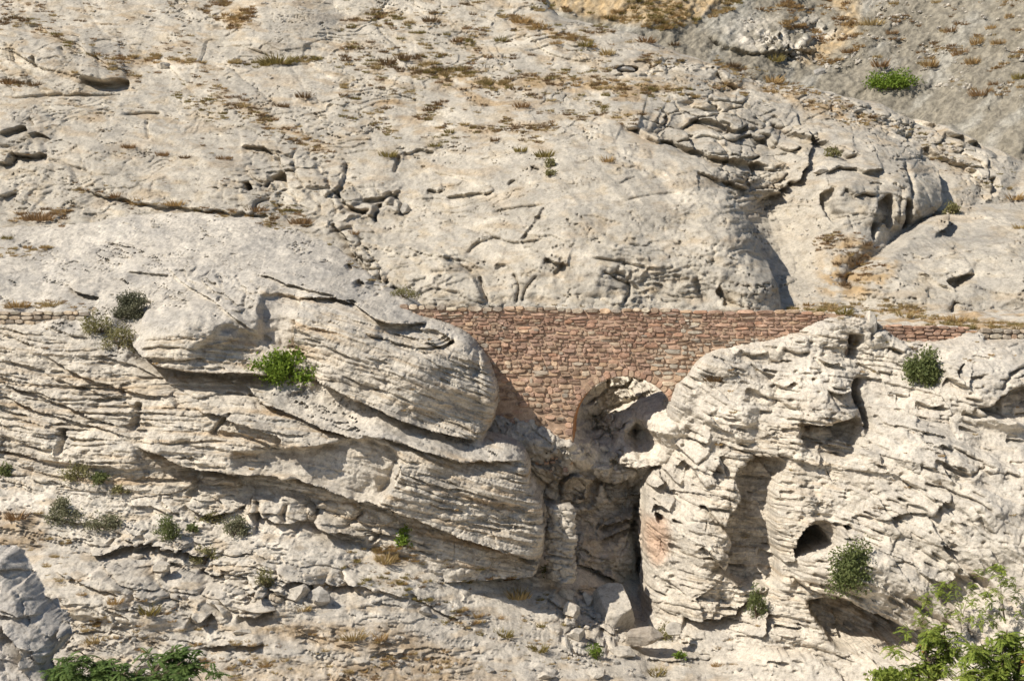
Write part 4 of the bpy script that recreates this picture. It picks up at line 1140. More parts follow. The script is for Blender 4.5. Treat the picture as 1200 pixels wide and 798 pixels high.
# coping course
x = -9.3
while x < 7.6:
    ww = rs.uniform(0.22, 0.62) if x < 1.5 else rs.uniform(0.3, 0.8)
    hh = rs.uniform(0.13, 0.24) if x < 1.5 else rs.uniform(0.12, 0.16)
    mk = rs.choice(['grey', 'cream', 'tan', 'pale', 'cream', 'brown']) if x < 1.5 else rs.choice(['pink', 'pink', 'red', 'tan'])
    cx = x + ww / 2
    if in_vis(*px_of(cx, 0)): stones.append((cx, top_z(cx) - 0.06, ww * .97, hh, rs.uniform(.07, .12), rs.uniform(-.05, .05), mk))
    x += ww
z = 0.02
while z > -6.4:
    t = min(1, -z / 4.5)
    rowh = rs.uniform(0.085, 0.15) + 0.10 * t * rs.random() + (0.06 * rs.random() if -z > 2.2 else 0)
    x = -9.3 + rs.uniform(0, .4); ph = rs.uniform(0, 6); zc0 = z - rowh / 2
    while x < 8:
        big = rs.random()
        ww = rs.uniform(.30, .65) if (t > .5 and big < .25) else rs.uniform(.11, .26) if big < .5 else rs.uniform(.24, .46) if big < .9 else rs.uniform(.42, .72)
        hh = rowh * rs.uniform(.66, 1.2)
        cx = x + ww / 2; zc = zc0 + top_z(cx) - 0.13 + 0.03 * math.sin(cx * .9 + ph) + rs.uniform(-.022, .022)
        x += ww
        u, v = px_of(cx, zc)
        if not in_vis(u, v): continue
        dx, dz = cx - AX, zc - AZ
        r = math.hypot(dx, dz)
        if (dz > 0 and r < AR + .30) or (dz <= 0 and abs(dx) < AR + .2): continue
        if u < 668 and v > 455 + (u - 580) * .45 and rs.random() < .55: continue      # plastered foot of the wall
        if ww > .5 and rs.random() < .5 and hh > .17:                     # two thin stones in place of one
            parts = [(zc + hh / 4, hh / 2), (zc - hh / 4, hh / 2)]
        elif rs.random() < .12: parts = [(zc - rowh * .25, hh * 1.45)]
        else: parts = [(zc, hh)]
        for (zz, h2) in parts:
            q = rs.random()
            if u > 820 and v < 395: mk = rs.choice(['pink', 'pink', 'pink', 'red', 'tan'])
            elif u > 800 and v < 412: mk = rs.choice(['grey', 'tan', 'brown', 'grey', 'tan', 'pale'])
            elif v > 425 and u < 720: mk = rs.choice(['tan', 'brown', 'pink', 'tan', 'grey', 'cream', 'pink'])
            elif v > 410 and u > 760: mk = rs.choice(['cream', 'tan', 'pale', 'tan', 'pink'])
            else: mk = 'pink' if q < .46 else 'tan' if q < .66 else 'red' if q < .84 else 'brown' if q < .92 else 'grey' if q < .95 else 'cream'
            stones.append((cx, zz, ww * rs.uniform(.84, .98), h2 * rs.uniform(.80, .97), rs.uniform(.02, .095), rs.uniform(-.09, .09), mk))
    z -= rowh
lay_stones(bridge, stones, 300, 'stone', SM)
# arch ring
nv = 29
for i in range(nv):
    a = math.pi * (i + .5) / nv
    rr = AR + .14 + .02 * math.sin(i * 2.3)
    o = bpy.data.objects.new('arch_stone', stone_proto(i % len(SHAPES), SM[['pink', 'tan', 'pink', 'brown', 'pink', 'red'][i % 6]], 'arch_stone'))
    o.location = (AX + rr * math.cos(a), 0.02, AZ + rr * math.sin(a)); o.rotation_euler = (0, math.pi / 2 - a, 0)
    o.scale = (math.pi * rr / nv * (.86 + .16 * ((i * 7) % 5) / 4), .05 + .03 * (i % 3) / 2, .26 + .07 * ((i * 3) % 4) / 3); o.parent = bridge; COL.objects.link(o)
for i in range(5):
    o = bpy.data.objects.new('arch_stone', stone_proto(i, SM[['pink', 'tan', 'brown'][i % 3]], 'arch_stone'))
    o.location = (AX - AR - .16, 0.02, AZ - .15 - i * .29); o.scale = (.34, .085, .28); o.parent = bridge; COL.objects.link(o)

# ---- retaining walls of the path, left and right
def retaining(name_lab, x0, x1, y0, ztop, h, keys, rowh, seed, slope=0.0, wr=(.18, .5), py=0.0):
    root = empty('retaining_wall', ((x0 + x1) / 2, y0, 0), py)
    tag(root, name_lab, 'wall')
    r = random.Random(seed); st = []
    Lh = (x1 - x0) / 2
    bm = bmesh.new()
    bmesh.ops.create_cube(bm, size=1)
    for v in bm.verts:
        v.co = Vector((v.co.x * 2 * Lh, 0.03 + (v.co.y + .5) * .6, ztop - .05 - (0.5 - v.co.z) * (h + .3) + slope * v.co.x * 2 * Lh))
    me = bpy.data.meshes.new('wall_core'); bm.to_mesh(me); bm.free(); me.materials.append(MORTAR if 'pink' in keys else SM['grey'])
    o = bpy.data.objects.new('wall_core', me); o.parent = root; COL.objects.link(o)
    z = 0
    while z < h:
        rh = rowh * r.uniform(.8, 1.25); x = -Lh
        while x < Lh:
            ww = r.uniform(*wr)
            st.append((x + ww / 2, ztop - z - rh / 2 + slope * x + r.uniform(-.03, .03), ww, rh * r.uniform(.85, 1.05), r.uniform(.06, .12), r.uniform(-.08, .08), r.choice(keys)))
            x += ww
        z += rh
    lay_stones(root, st, 300, 'stone', SM)
retaining('low dry wall of grey field stones along the path at the left edge', -21.5, -16.6, -0.25, 0.04, .42, ['grey', 'pale', 'grey', 'cream'], .17, 3)
retaining('low pinkish stone wall above the right hand cliff under the path', 14.4, 17.5, -0.75, -.50, .62, ['pink', 'pink', 'red', 'pink'], .13, 4, -0.03)
retaining('short grey stone wall at the right edge beneath the path', 18.0, 21.0, -1.0, -.62, .5, ['grey', 'pale', 'brown'], .17, 5, -0.01)
# ================================================================== finding places on the rock
SHEETS = [H, fs, L, D, G, E, PATH]
def spot(px, py, only=None):
    best = None
    for s in (only or SHEETS):
        d = s.hit(px, py)
        if d is not None and (best is None or d < best[0]): best = (d, s)
    if best is None: return None, None
    return Vector(pt(px, py, best[0])), best[0]

# ================================================================== foreground rock, bottom left
Bk = Sheet(-16.0, -9.4, -12.6, -5.2, 0.026, [(-60,620,43),(-60,700,41.6),(-60,820,40),(40,640,43.2),(40,720,41.8),(40,820,40.2),(140,640,43.6),(140,740,42.4),(140,820,40.8)])
for l, o in [([(10,650),(28,668),(44,690),(46,705)], .9), ([(-10,668),(14,672),(22,684),(10,692)], .6), ([(40,712),(62,722),(60,732),(72,738)], .8), ([(60,742),(75,752),(92,742)], .8), ([(-20,715),(10,722),(45,724)], .35), ([(0,732),(14,744),(24,762),(22,790)], 1.1)]:
    Bk.ledge(l, 0.3 * o, 0.7 * o, 14, 9, 2)
Bk.Y += (0.14 * fbm2(Bk.U / 40, Bk.V / 26, 301, 4)).astype(np.float32)
BS = Bk.V - .5 * Bk.U
Bk.facets(BS, 48, 30, .30, 305, None, .8, .4)
Bk.facets(BS, 18, 12, .08, 306)
Bk.roll([(-200,655),(-14,650),(8,662),(26,688),(38,710),(50,726),(66,738),(72,748),(62,760),(54,772),(46,788),(54,900),(-200,900)], 0.7, 20, 0.3)
Bk.rough([(.9, .06), (.4, .03), (.2, .025), (.1, .015)], 800)
c = np.empty(Bk.U.shape + (3,), np.float32); c[:] = np.array([.45, .41, .355])
c = mixc(c, WHITE * .95, sstep(0, .5, fbm2(Bk.U / 30, Bk.V / 22, 303, 4)) * .5)
Bk.col = c
tag(Bk.build('foreground_rock', ROCK), kind='structure')
SHEETS.append(Bk)

# ================================================================== boulders and the rock pillar
def boulder(px, py, w, h, label, seed, col=None, squash=1.0, d=None, rot=0.0, group=None, dep=0.8, name='boulder', cat='boulder'):
    """w,h in photograph pixels; (px,py) is the centre of its foot"""
    P, dd = spot(px, py)
    if P is None: return
    if d: P, dd = Vector(pt(px, py, d)), d
    sx, sz = w * dd / F, h * dd / F
    bm = bmesh.new(); bmesh.ops.create_icosphere(bm, subdivisions=5 if w > 30 else 4, radius=1.0)
    V = np.array([v.co[:] for v in bm.verts], np.float32)
    r = np.random.RandomState(seed)
    for _ in range(16):                                      # flat broken faces
        n = r.normal(size=3); n /= np.linalg.norm(n); k = 0.50 + .28 * r.rand()
        dt = V @ n; V -= np.where(dt > k, dt - k, 0)[:, None] * n * .98
    V += V * (0.08 * perlin3(V[:, 0] * 1.6 + seed, V[:, 1] * 1.6, V[:, 2] * 1.6, seed) + .05 * perlin3(V[:, 0] * 5, V[:, 1] * 5 + seed, V[:, 2] * 5, seed + 3))[:, None]
    V /= np.abs(V).max(0)
    V *= np.array([sx / 2, sx / 2 * dep, sz / 2])
    V[:, 2] += sz * .42
    for v, co in zip(bm.verts, V): v.co = co
    me = bpy.data.meshes.new(name); bm.to_mesh(me); bm.free()
    at = me.color_attributes.new('tint', 'FLOAT_COLOR', 'POINT'); cc = np.zeros((len(V), 4), np.float32)
    base = CREAM * .95 if col is None else np.array(col)
    f = sstep(-.2, .4, fbm2(V[:, 0] * 2.5 + seed, V[:, 2] * 3.5, seed, 3))[:, None]
    cc[:, :3] = base * (1 - .4 * f) + GREY * .4 * f
    at.data.foreach_set('color', cc.ravel()); me.materials.append(ROCK)
    o = bpy.data.objects.new(name, me); o.location = P + Vector((0, sx * .25, 0)); o.rotation_euler = (0, R(rot), r.rand() * .8 - .4)
    COL.objects.link(o); tag(o, label, cat, group)
    return o
GK = (.30, .28, .25)
boulder(228, 731, 26, 17, 'squat block with a dark shaded face beside orange grass patch', 1, rot=6)
boulder(345, 706, 34, 22, 'angular cream block on the slope under the long ledge', 2)
boulder(372, 712, 32, 26, 'upright angular block right of its paler neighbour on the slope', 3, col=GREY)
boulder(300, 718, 46, 16, 'flat broad slab lying below the green tuft on the slope', 4)
boulder(190, 672, 24, 14, 'small block under the end of the long dark crack', 5)
boulder(250, 712, 26, 14, 'low rounded stone just above the squat shaded block', 6)
boulder(757, 757, 46, 20, 'flat dark brown slab lying at the foot of the gully', 7, col=(.34, .29, .23), rot=-8, d=55.0)
boulder(790, 748, 22, 20, 'pale stone leaning beside the flat dark slab', 8, d=55.6)
boulder(704, 752, 62, 74, 'big rounded cream boulder wedged at the mouth of the gully', 9, rot=24, col=CREAM * .9, d=57.4, dep=1.0)
boulder(672, 726, 24, 22, 'small block in the rubble left of the wedged boulder', 10)
boulder(676, 752, 24, 18, 'stone at the bottom of the rubble beside the yellow green tuft', 11)
boulder(664, 704, 22, 16, 'stone at the top of the rubble under the rock pillar', 12)
boulder(690, 712, 20, 20, 'narrow stone between rubble and wedged boulder', 13)
boulder(730, 772, 30, 14, 'low pale stone on the gravel under the gully mouth', 14)
boulder(573, 789, 13, 10, 'small dark cobble on the bare ground at the bottom', 15, col=GREY)
boulder(498, 722, 18, 12, 'grey cobble half sunk among green tufts', 16, col=GREY)
boulder(700, 796, 26, 14, 'pale rough stone at the bottom edge of the ground', 17)
boulder(640, 797, 26, 12, 'broad low stone at the bottom edge left of the pale one', 18)
boulder(283, 745, 26, 8, 'thin flat stone lying on brown soil', 19)
boulder(161, 655, 16, 8, 'pebble sized stone above the long dark crack', 20)
boulder(732, 85, 26, 9, 'dark weathered boulder high on the slope near the brown saddle', 21, col=GK)
boulder(960, 90, 16, 12, 'dark grey boulder on the ridge crest', 22, col=GK)
boulder(192, 82, 18, 10, 'pale boulder on the orange grass bench high at the left', 23)
boulder(476, 252, 14, 16, 'block standing at the right end of the jointed rock cluster', 24, col=GREY)
boulder(181, 247+20, 10, 6, 'small stone on the upper left slab', 25)
boulder(962, 205, 18, 12, 'small rounded boulder perched under the ridge ledge', 26)
boulder(1022, 395, 20, 34, 'pitted knob of pale rock standing on the cliff top beside the path', 27, col=WHITE)

def pillar():
    """banded column of rock standing at the gully mouth"""
    base = Vector(pt(658, 673, 57.0)); hgt = 88 * 57.0 / F; rad = 19 * 57.9 / F
    n, m = 64, 110
    a = math.pi / 2 + np.linspace(0, 2 * math.pi, n, endpoint=False); z = np.linspace(0, 1, m)
    A, Z = np.meshgrid(a, z)
    S = (Z + .03 * np.sin(A * 1.3)) * hgt
    bed = 0.07 * np.abs(np.sin(S * 4.3 + 1.3 * perlin2(S * 2, A * .7, 5))) ** .5 + .07 * perlin2(S * 9, A * 1.5, 6)
    rr = rad * (0.90 + .16 * perlin2(A * .9 + 3, Z * 3, 8) - .14 * np.clip((Z - .9) / .1, 0, 1) ** 2) + (bed - .1) * .75
    rr -= .16 * np.exp(-((Z - .33) / .012) ** 2) + .12 * np.exp(-((Z - .24) / .010) ** 2) + .1 * np.exp(-((Z - .55) / .012) ** 2)
    sq = 1 / (np.abs(np.cos(A)) ** 3 + np.abs(np.sin(A)) ** 3) ** (1 / 3)
    rr = rr * sq + .10 * perlin3(np.cos(A) * 1.5, np.sin(A) * 1.5, Z * 7, 9) + .07 * np.abs(perlin3(np.cos(A) * 3.5, np.sin(A) * 3.5, Z * 14, 10)) + .05 * perlin3(np.cos(A) * 7, np.sin(A) * 7, Z * 30, 12)
    f1, f2, idr, ox, oy = cells2(A * 1.5, Z * 7.5 + .3 * perlin2(A * 2, Z * 6, 3), 15)
    rr = rr + .16 * (idr - .5) + .22 * (((idr * 7.3) % 1) - .5) * ox + .2 * (((idr * 3.1) % 1) - .3) * oy - .10 * np.exp(-((f2 - f1) / .07) ** 2)
    X = rr * np.cos(A); Y = rr * np.sin(A) * 1.1
    V = np.stack([X, Y, Z * hgt + .05 * np.sin(A * 2)], -1).reshape(-1, 3)
    Fc = [(j * n + i, j * n + (i + 1) % n, (j + 1) * n + (i + 1) % n, (j + 1) * n + i) for j in range(m - 1) for i in range(n)]
    V = np.vstack([V, [[0, 0, hgt + .03]]]); t = (m - 1) * n
    Fc += [(t + i, t + (i + 1) % n, m * n) for i in range(n)]
    me = bpy.data.meshes.new('rock_pillar'); me.from_pydata(V.tolist(), [], Fc)
    at = me.color_attributes.new('tint', 'FLOAT_COLOR', 'POINT'); cc = np.zeros((len(V), 4), np.float32); cc[:, :3] = CREAM * .92 ; at.data.foreach_set('color', cc.ravel())
    me.materials.append(ROCK); me.polygons.foreach_set('use_smooth', np.ones(len(me.polygons), bool))
    o = bpy.data.objects.new('rock_pillar', me); o.location = base + Vector((0, .3, -.25)); COL.objects.link(o)
    tag(o, 'sunlit banded rock pillar standing against the shaded gully wall', 'rock pillar')
pillar()

# ================================================================== plants
def leaf_mat(name, c1, c2, rough=.6):
    m, nt, b = new_mat(name)
    geo = nt.nodes.new('ShaderNodeNewGeometry')
    n1 = node(nt, 'ShaderNodeTexNoise', Scale=2.5, Detail=3.0); nt.links.new(geo.outputs['Position'], n1.inputs['Vector'])
    ad = nt.nodes.new('ShaderNodeMath'); ad.operation = 'MULTIPLY_ADD'; ad.inputs[1].default_value = .55
    nt.links.new(geo.outputs['Random Per Island'], ad.inputs[0]); 
    m3 = nt.nodes.new('ShaderNodeMath'); m3.operation = 'MULTIPLY'; m3.inputs[1].default_value = .5
    nt.links.new(n1.outputs['Fac'], m3.inputs[0]); nt.links.new(m3.outputs[0], ad.inputs[2])
    c = ramp(nt, ad.outputs[0], [(.1, c1), (.9, c2)])
    nt.links.new(c, b.inputs['Base Color']); b.inputs['Roughness'].default_value = rough
    # thin leaves let some light through
    tr = nt.nodes.new('ShaderNodeBsdfTranslucent'); nt.links.new(c, tr.inputs[0])
    mx = nt.nodes.new('ShaderNodeMixShader'); mx.inputs[0].default_value = .28
    out = nt.nodes['Material Output']
    nt.links.new(b.outputs[0], mx.inputs[1]); nt.links.new(tr.outputs[0], mx.inputs[2]); nt.links.new(mx.outputs[0], out.inputs[0])
    return m
LM = dict(bright=leaf_mat('leaf_bright', (.085, .150, .020), (.240, .310, .045)), green=leaf_mat('leaf_green', (.080, .105, .035), (.220, .240, .090)),
          sage=leaf_mat('leaf_sage', (.130, .130, .075), (.270, .260, .155)), olive=leaf_mat('leaf_olive', (.145, .135, .055), (.300, .270, .120)),
          dark=leaf_mat('leaf_dark', (.085, .085, .050), (.200, .195, .120)), sumac=leaf_mat('leaf_sumac', (.090, .140, .022), (.300, .340, .065)),
          fern=leaf_mat('leaf_fern', (.045, .085, .022), (.150, .205, .055)), red=leaf_mat('leaf_red', (.30, .12, .03), (.42, .22, .06)))
GM = dict(straw=leaf_mat('grass_straw', (.30, .21, .09), (.52, .40, .20), .9), rust=leaf_mat('grass_rust', (.19, .115, .055), (.36, .23, .115), .9), brown=leaf_mat('grass_brown', (.13, .085, .045), (.27, .18, .095), .9),
          olive=leaf_mat('grass_olive', (.16, .13, .045), (.33, .26, .09), .9), gold=leaf_mat('grass_gold', (.33, .215, .09), (.52, .36, .17), .9))
BARK, _nt, _b = new_mat('bark'); _b.inputs['Base Color'].default_value = (.13, .095, .065, 1)

def mesh_obj(name, V, Fc, mat, parent=None):
    me = bpy.data.meshes.new(name); me.from_pydata(V if isinstance(V, list) else V.tolist(), [], Fc); me.materials.append(mat)
    o = bpy.data.objects.new(name, me); COL.objects.link(o)
    if parent is not None: o.parent = parent
    return o

def tube(V, Fc, pts, r0, r1, n=5):
    b0 = len(V); m = len(pts)
    for i, p in enumerate(pts):
        p = Vector(p); t = (Vector(pts[min(i + 1, m - 1)]) - Vector(pts[max(i - 1, 0)])).normalized()
        a = t.orthogonal().normalized(); b = t.cross(a); r = r0 + (r1 - r0) * i / (m - 1)
        for k in range(n):
            q = p + (a * math.cos(6.2832 * k / n) + b * math.sin(6.2832 * k / n)) * r
            V.append(tuple(q))
    for i in range(m - 1):
        for k in range(n):
            Fc.append((b0 + i * n + k, b0 + i * n + (k + 1) % n, b0 + (i + 1) * n + (k + 1) % n, b0 + (i + 1) * n + k))

def leaves(rg, C, n, size, spread, asp=.5, up=.3):
    """n bent diamond leaves scattered round the points C"""
    k = rg.randint(0, len(C), n); p = C[k] + rg.normal(size=(n, 3)) * spread
    t = rg.normal(size=(n, 3)); t[:, 2] += up; t /= np.linalg.norm(t, axis=1, keepdims=True)
    s = np.cross(t, rg.normal(size=(n, 3))); s /= np.linalg.norm(s, axis=1, keepdims=True) + 1e-6
    nn = np.cross(t, s); L = size * (.6 + .8 * rg.rand(n))[:, None]
    V = np.stack([p, p + t * L * .5 + s * L * asp * .5 + nn * L * .1, p + t * L, p + t * L * .5 - s * L * asp * .5 + nn * L * .1], 1).reshape(-1, 3)
    Fc = [(4 * i, 4 * i + 1, 4 * i + 2, 4 * i + 3) for i in range(n)]
    return V, Fc

def shrub(px, py, w, h, mat, label, seed, nl=900, size=.085, group=None, cat='shrub', name='shrub', clumps=22, stems=True, d=None, asp=.45, lean=0.0, spiky=0.0):
    """(px,py) centre of the foot in the photograph; w,h its size in photograph pixels"""
    P, dd = spot(px, py)
    if P is None: print('no spot', px, py); return
    if d: P = Vector(pt(px, py, d)); dd = d
    rg = np.random.RandomState(seed)
    sx, sz = w * dd / F / 2, h * dd / F
    root = empty(name, P, 0); tag(root, label, cat, group)
    C = rg.normal(size=(clumps, 3)); C /= np.linalg.norm(C, axis=1, keepdims=True); C *= (.35 + .6 * rg.rand(clumps) ** .5)[:, None]
    C[:, 2] = np.abs(C[:, 2]) * .9 + .08 * rg.rand(clumps)
    C[::5] *= 1.0 + .35 * rg.rand(len(C[::5]), 1)
    C *= np.array([sx * .95, sx * .75, sz * .92]); C[:, 0] += lean * C[:, 2]
    sp = np.array([sx * .19, sx * .17, sz * .12])
    V, Fc = leaves(rg, C, int(nl * (1.9 if nl > 1400 else 1.35)), size * 1.25, sp, asp * 1.15, .4 + spiky)
    # keep the foot above the rock
    mesh_obj('foliage', V, Fc, LM[mat], root)
    if stems:
        V, Fc = [], []
        for c in C[::2]:
            m = c * .5 + rg.normal(size=3) * sx * .08
            tube(V, Fc, [(0, 0, -.08), tuple(m), tuple(c)], .022 * (.6 + sx), .006)
        mesh_obj('stem', V, Fc, BARK, root)
    return root
shrub(338, 446, 66, 40, 'bright', 'bright green leafy bush growing on the ledge under the layered nose block', 1, 2600, .105, clumps=34)
shrub(156, 371, 46, 30, 'dark', 'dark grey green bush in the hollow above the left block', 2, 1700, .075, clumps=24)
shrub(116, 389, 40, 26, 'olive', 'pale olive bush on the path edge at the end of the grey wall', 3, 900, .07)
shrub(140, 408, 44, 26, 'olive', 'dry olive bush just under the dark grey green one', 4, 900, .07)
shrub(74, 611, 40, 30, 'sage', 'tall grey green shrub, left one of the pair on the lower left slope', 5, 1400, .075)
shrub(120, 618, 54, 22, 'sage', 'low wide grey green shrub right of the taller one on the lower left slope', 6, 1300, .07)
shrub(197, 629, 30, 24, 'green', 'spiky dark green plant on the bare slope between the grey shrubs', 7, 700, .10, asp=.22, spiky=.4)
shrub(225, 622, 12, 8, 'green', 'tiny green plant beside the spiky one', 8, 160, .08)
shrub(249, 612, 32, 14, 'olive', 'low olive spreading shrub below the boulder ledge', 9, 500, .07)
shrub(276, 626, 32, 26, 'sage', 'grey green rounded shrub right of the low olive one', 10, 900, .07)
shrub(241, 660, 34, 20, 'olive', 'olive shrub in a crack between broken blocks', 11, 500, .07)
shrub(92, 560, 36, 20, 'olive', 'olive shrub at the foot of the layered cliff on the left', 12, 700, .07)
shrub(116, 566, 26, 14, 'green', 'small green shrub next to the olive one under the layered cliff', 13, 450, .07)
shrub(142, 576, 22, 10, 'olive', 'flat little shrub at the right end of the row under the layered cliff', 14, 260, .07)
shrub(6, 557, 16, 16, 'green', 'small green shrub at the left edge of the slope', 15, 350, .07)
shrub(310, 686, 18, 22, 'olive', 'narrow olive shrub in the gap of two angular blocks', 16, 320, .07)
shrub(474, 641, 18, 24, 'bright', 'small upright green bush in the corner under the banded slab', 17, 450, .08)
shrub(644, 675, 28, 16, 'green', 'low green plant at the foot of the rock pillar', 18, 500, .07)
shrub(698, 772, 18, 22, 'bright', 'yellow green tuft like bush in the rubble under the wedged boulder', 19, 420, .08, asp=.2, spiky=.6)
shrub(776, 748, 30, 18, 'olive', 'low olive bush beside the gully mouth boulders', 20, 420, .07)
shrub(797, 772, 16, 10, 'bright', 'tiny fresh green bush right of the flat dark slab', 21, 200, .07)
shrub(1082, 446, 42, 42, 'green', 'dense green bush on the cliff below the pink wall', 22, 2200, .085, clumps=32)
shrub(998, 688, 46, 62, 'green', 'tall grey green bush growing beside the cave mouth', 23, 2600, .085, clumps=40)
shrub(887, 724, 22, 40, 'green', 'slender olive green bush in the alcove foot of the cliff', 24, 900, .09, asp=.25, spiky=.6)
shrub(1045, 104, 58, 22, 'bright', 'bright green bush far off at the foot of the grey scree slope', 25, 1500, .16, clumps=30)
shrub(1115, 250, 18, 16, 'olive', 'olive bush in the notch behind the pale dome on the right', 26, 400, .10)
shrub(472, 348, 34, 12, 'olive', 'flat olive bush by the left end of the bridge', 27, 500, .06)
shrub(975, 184, 18, 12, 'olive', 'olive bush tucked under the ridge ledge', 28, 300, .10)
shrub(645, 196, 14, 12, 'olive', 'small olive bush, upper of two on the smooth dome', 29, 260, .08)
shrub(752-107, 205, 14, 8, 'olive', 'small olive bush, lower of two on the smooth dome', 30, 200, .08)
shrub(1045, 798, 60, 16, 'sumac', 'low leafy plant at the bottom edge left of the young trees', 31, 500, .12, d=47.0)

# ---- young trees of heaven with feathered leaves
def frond(V, Fc, p, dr, ln, droop, rg, npair=9, lw=.30):
    dr = Vector(dr).normalized(); side = dr.cross(Vector((0, 0, 1)))
    side = side.normalized() if side.length > .05 else Vector((1, 0, 0))
    prev = Vector(p); pos = Vector(p); v = dr.copy()
    for i in range(npair):
        t = (i + 1) / npair
        v = (v + Vector((0, 0, -droop / npair))).normalized(); pos = pos + v * ln / npair
        L = ln * .30 * (1 - .55 * abs(t - .45)) * (0.85 + .3 * rg.rand())
        up = side.cross(v)
        for s in ((1, -1) if i < npair - 1 else (1, -1, 0)):
            q = (side * s + v * (.45 if s else 1.6) + Vector((0, 0, -.22 - .2 * rg.rand()))).normalized()
            wv = v * L * lw if s else side * L * lw
            b = len(V)
            V += [tuple(pos), tuple(pos + q * L * .45 + wv + up * .02 * L), tuple(pos + q * L), tuple(pos + q * L * .45 - wv)]
            Fc.append((b, b + 1, b + 2, b + 3))
def fern_tree(px, py, d, tips_, label, seed, ln=.75, mat='sumac', n=9, cat='tree', name='young_tree', redtips=(), trunk=.05):
    P = Vector(pt(px, py, d)); rg = np.random.RandomState(seed)
    root = empty(name, P, 0); tag(root, label, cat)
    V, Fc, V2, F2, V3, F3 = [], [], [], [], [], []
    tips = [t for q in [(a_, b_ - (14 if b_ > 735 else 0), c_) for a_, b_, c_ in tips_] for t in [q] + [(q[0] + rg.normal() * 16, q[1] + abs(rg.normal()) * 11, q[2] + rg.normal() * .3) for _ in range(5 if ln < .5 else 8)]]
    per = 6 if ln < .5 else 9
    redtips = [r * per for r in redtips]
    for k, (tx, ty, td) in enumerate(tips):
        T = Vector(pt(tx, ty, d + td)) - P
        mid = T * .55 + Vector((rg.normal() * .12, rg.normal() * .12, .10))
        f_ = 1 if k % per == 0 else .4
        if k % per == 0:
            main = mid.copy(); tube(V2, F2, [(0, 0, -.15), tuple(mid), tuple(T)], trunk, trunk * .35)
        else: tube(V2, F2, [tuple(main), tuple((main + T) * .5 + Vector((0, 0, .05))), tuple(T)], trunk * .3, trunk * .12)
        for i in range(int(n * 1.5)):
            a = 6.2832 * (i + rg.rand() * .6) / n * 1.7
            e = -.25 + 1.25 * rg.rand()
            dr = (math.cos(a) * math.cos(e), math.sin(a) * math.cos(e), math.sin(e))
            frond(V, Fc, T - Vector((0, 0, .05 + .25 * rg.rand())), dr, ln * (.30 + .42 * rg.rand()), .9 + .6 * rg.rand(), rg)
        if k in redtips:
            for i in range(4):
                a = rg.rand() * 6.28
                frond(V3, F3, T + Vector((0, -.1, -.1)), (math.cos(a), math.sin(a) - .5, .3), ln * .45, 1.2, rg, 6)
    mesh_obj('foliage', V, Fc, LM[mat], root)
    mesh_obj('trunk', V2, F2, BARK, root)
    if V3: mesh_obj('faded_leaves', V3, F3, LM['red'], root)
fern_tree(140, 840, 41.0, [(95, 778, 0), (130, 790, -.4), (165, 795, .2), (205, 772, .4), (70, 795, .2), (185, 798, -.5), (215, 788, .1), (110, 800, -.3)], 'young tree with feathered leaves rising at the bottom left edge', 1, .72, 'fern')
fern_tree(1165, 860, 42.0, [(1150, 768, 0), (1180, 752, .3), (1200, 775, 0), (1140, 795, -.3), (1175, 790, -.5), (1205, 800, -.4), (1215, 752, .2)], 'large leafy young tree filling the bottom right corner', 2, .72, redtips=(2,))
fern_tree(1090, 810, 47.5, [(1092, 748, .2), (1105, 742, .1), (1080, 765, 0), (1108, 768, .2), (1095, 785, -.2), (1078, 790, -.2)], 'slim young tree with red tinged leaves left of the corner tree', 3, .62, redtips=(2,), n=8)
fern_tree(1178, 722, 49.5, [(1165, 658, -.3), (1176, 672, -.2), (1160, 700, -.4), (1150, 716, -.5), (1170, 690, -.3)], 'young tree clinging to the cliff at the right edge', 4, .42, n=7, trunk=.010)
fern_tree(1128, 716, 50.6, [(1108, 676, -.3), (1122, 682, -.3), (1140, 680, -.4), (1085, 696, -.3), (1100, 690, -.3), (1082, 716, -.2)], 'straggling sapling hanging from the cliff left of its clinging neighbour', 5, .38, n=6, trunk=.008)

# ================================================================== dry grass tufts
def tuft_verts(rg, n, w, h):
    V, Fc = [], []
    for i in range(n):
        a = rg.rand() * 6.2832; r = w * .5 * rg.rand() ** .5
        bx, by = math.cos(a) * r, math.sin(a) * r * .8
        L = h * (.5 + .7 * rg.rand()) * (1 - .5 * (r / (w * .5 + 1e-6)) ** 2)
        ox, oy = math.cos(a) * L * (.2 + .7 * rg.rand()), math.sin(a) * L * .6
        t = rg.rand() * 6.28; bw = .016 + .02 * rg.rand() + .02 * h
        b = len(V)
        V += [(bx - math.cos(t) * bw, by - math.sin(t) * bw, -.05), (bx + math.cos(t) * bw, by + math.sin(t) * bw, -.05), (bx + ox, by + oy, L)]
        Fc.append((b, b + 1, b + 2))
    return V, Fc
rt = np.random.RandomState(33)
TV = [tuft_verts(rt, 110, 1.0, .62) for _ in range(6)]
TPRO = {}
def tuft(px, py, w, mat, label, group='dry grass tufts on the rock', h=None):
    P, dd = spot(px, py)
    if P is None: return
    k = rt.randint(6)
    if (k, mat) not in TPRO:
        me = bpy.data.meshes.new('grass_tuft'); V, Fc = TV[k]; me.from_pydata(V, [], Fc); me.materials.append(GM[mat]); TPRO[(k, mat)] = me
    o = bpy.data.objects.new('grass_tuft', TPRO[(k, mat)]); s = w * dd / F
    if py < 130 and px > 900 and not h: h = w * .7
    o.location = P; o.scale = (s, s * .8, (h * dd / F if h else s * .62)); o.rotation_euler = (0, 0, rt.rand() * 6.28)
    COL.objects.link(o); tag(o, label, 'grass tuft', group)
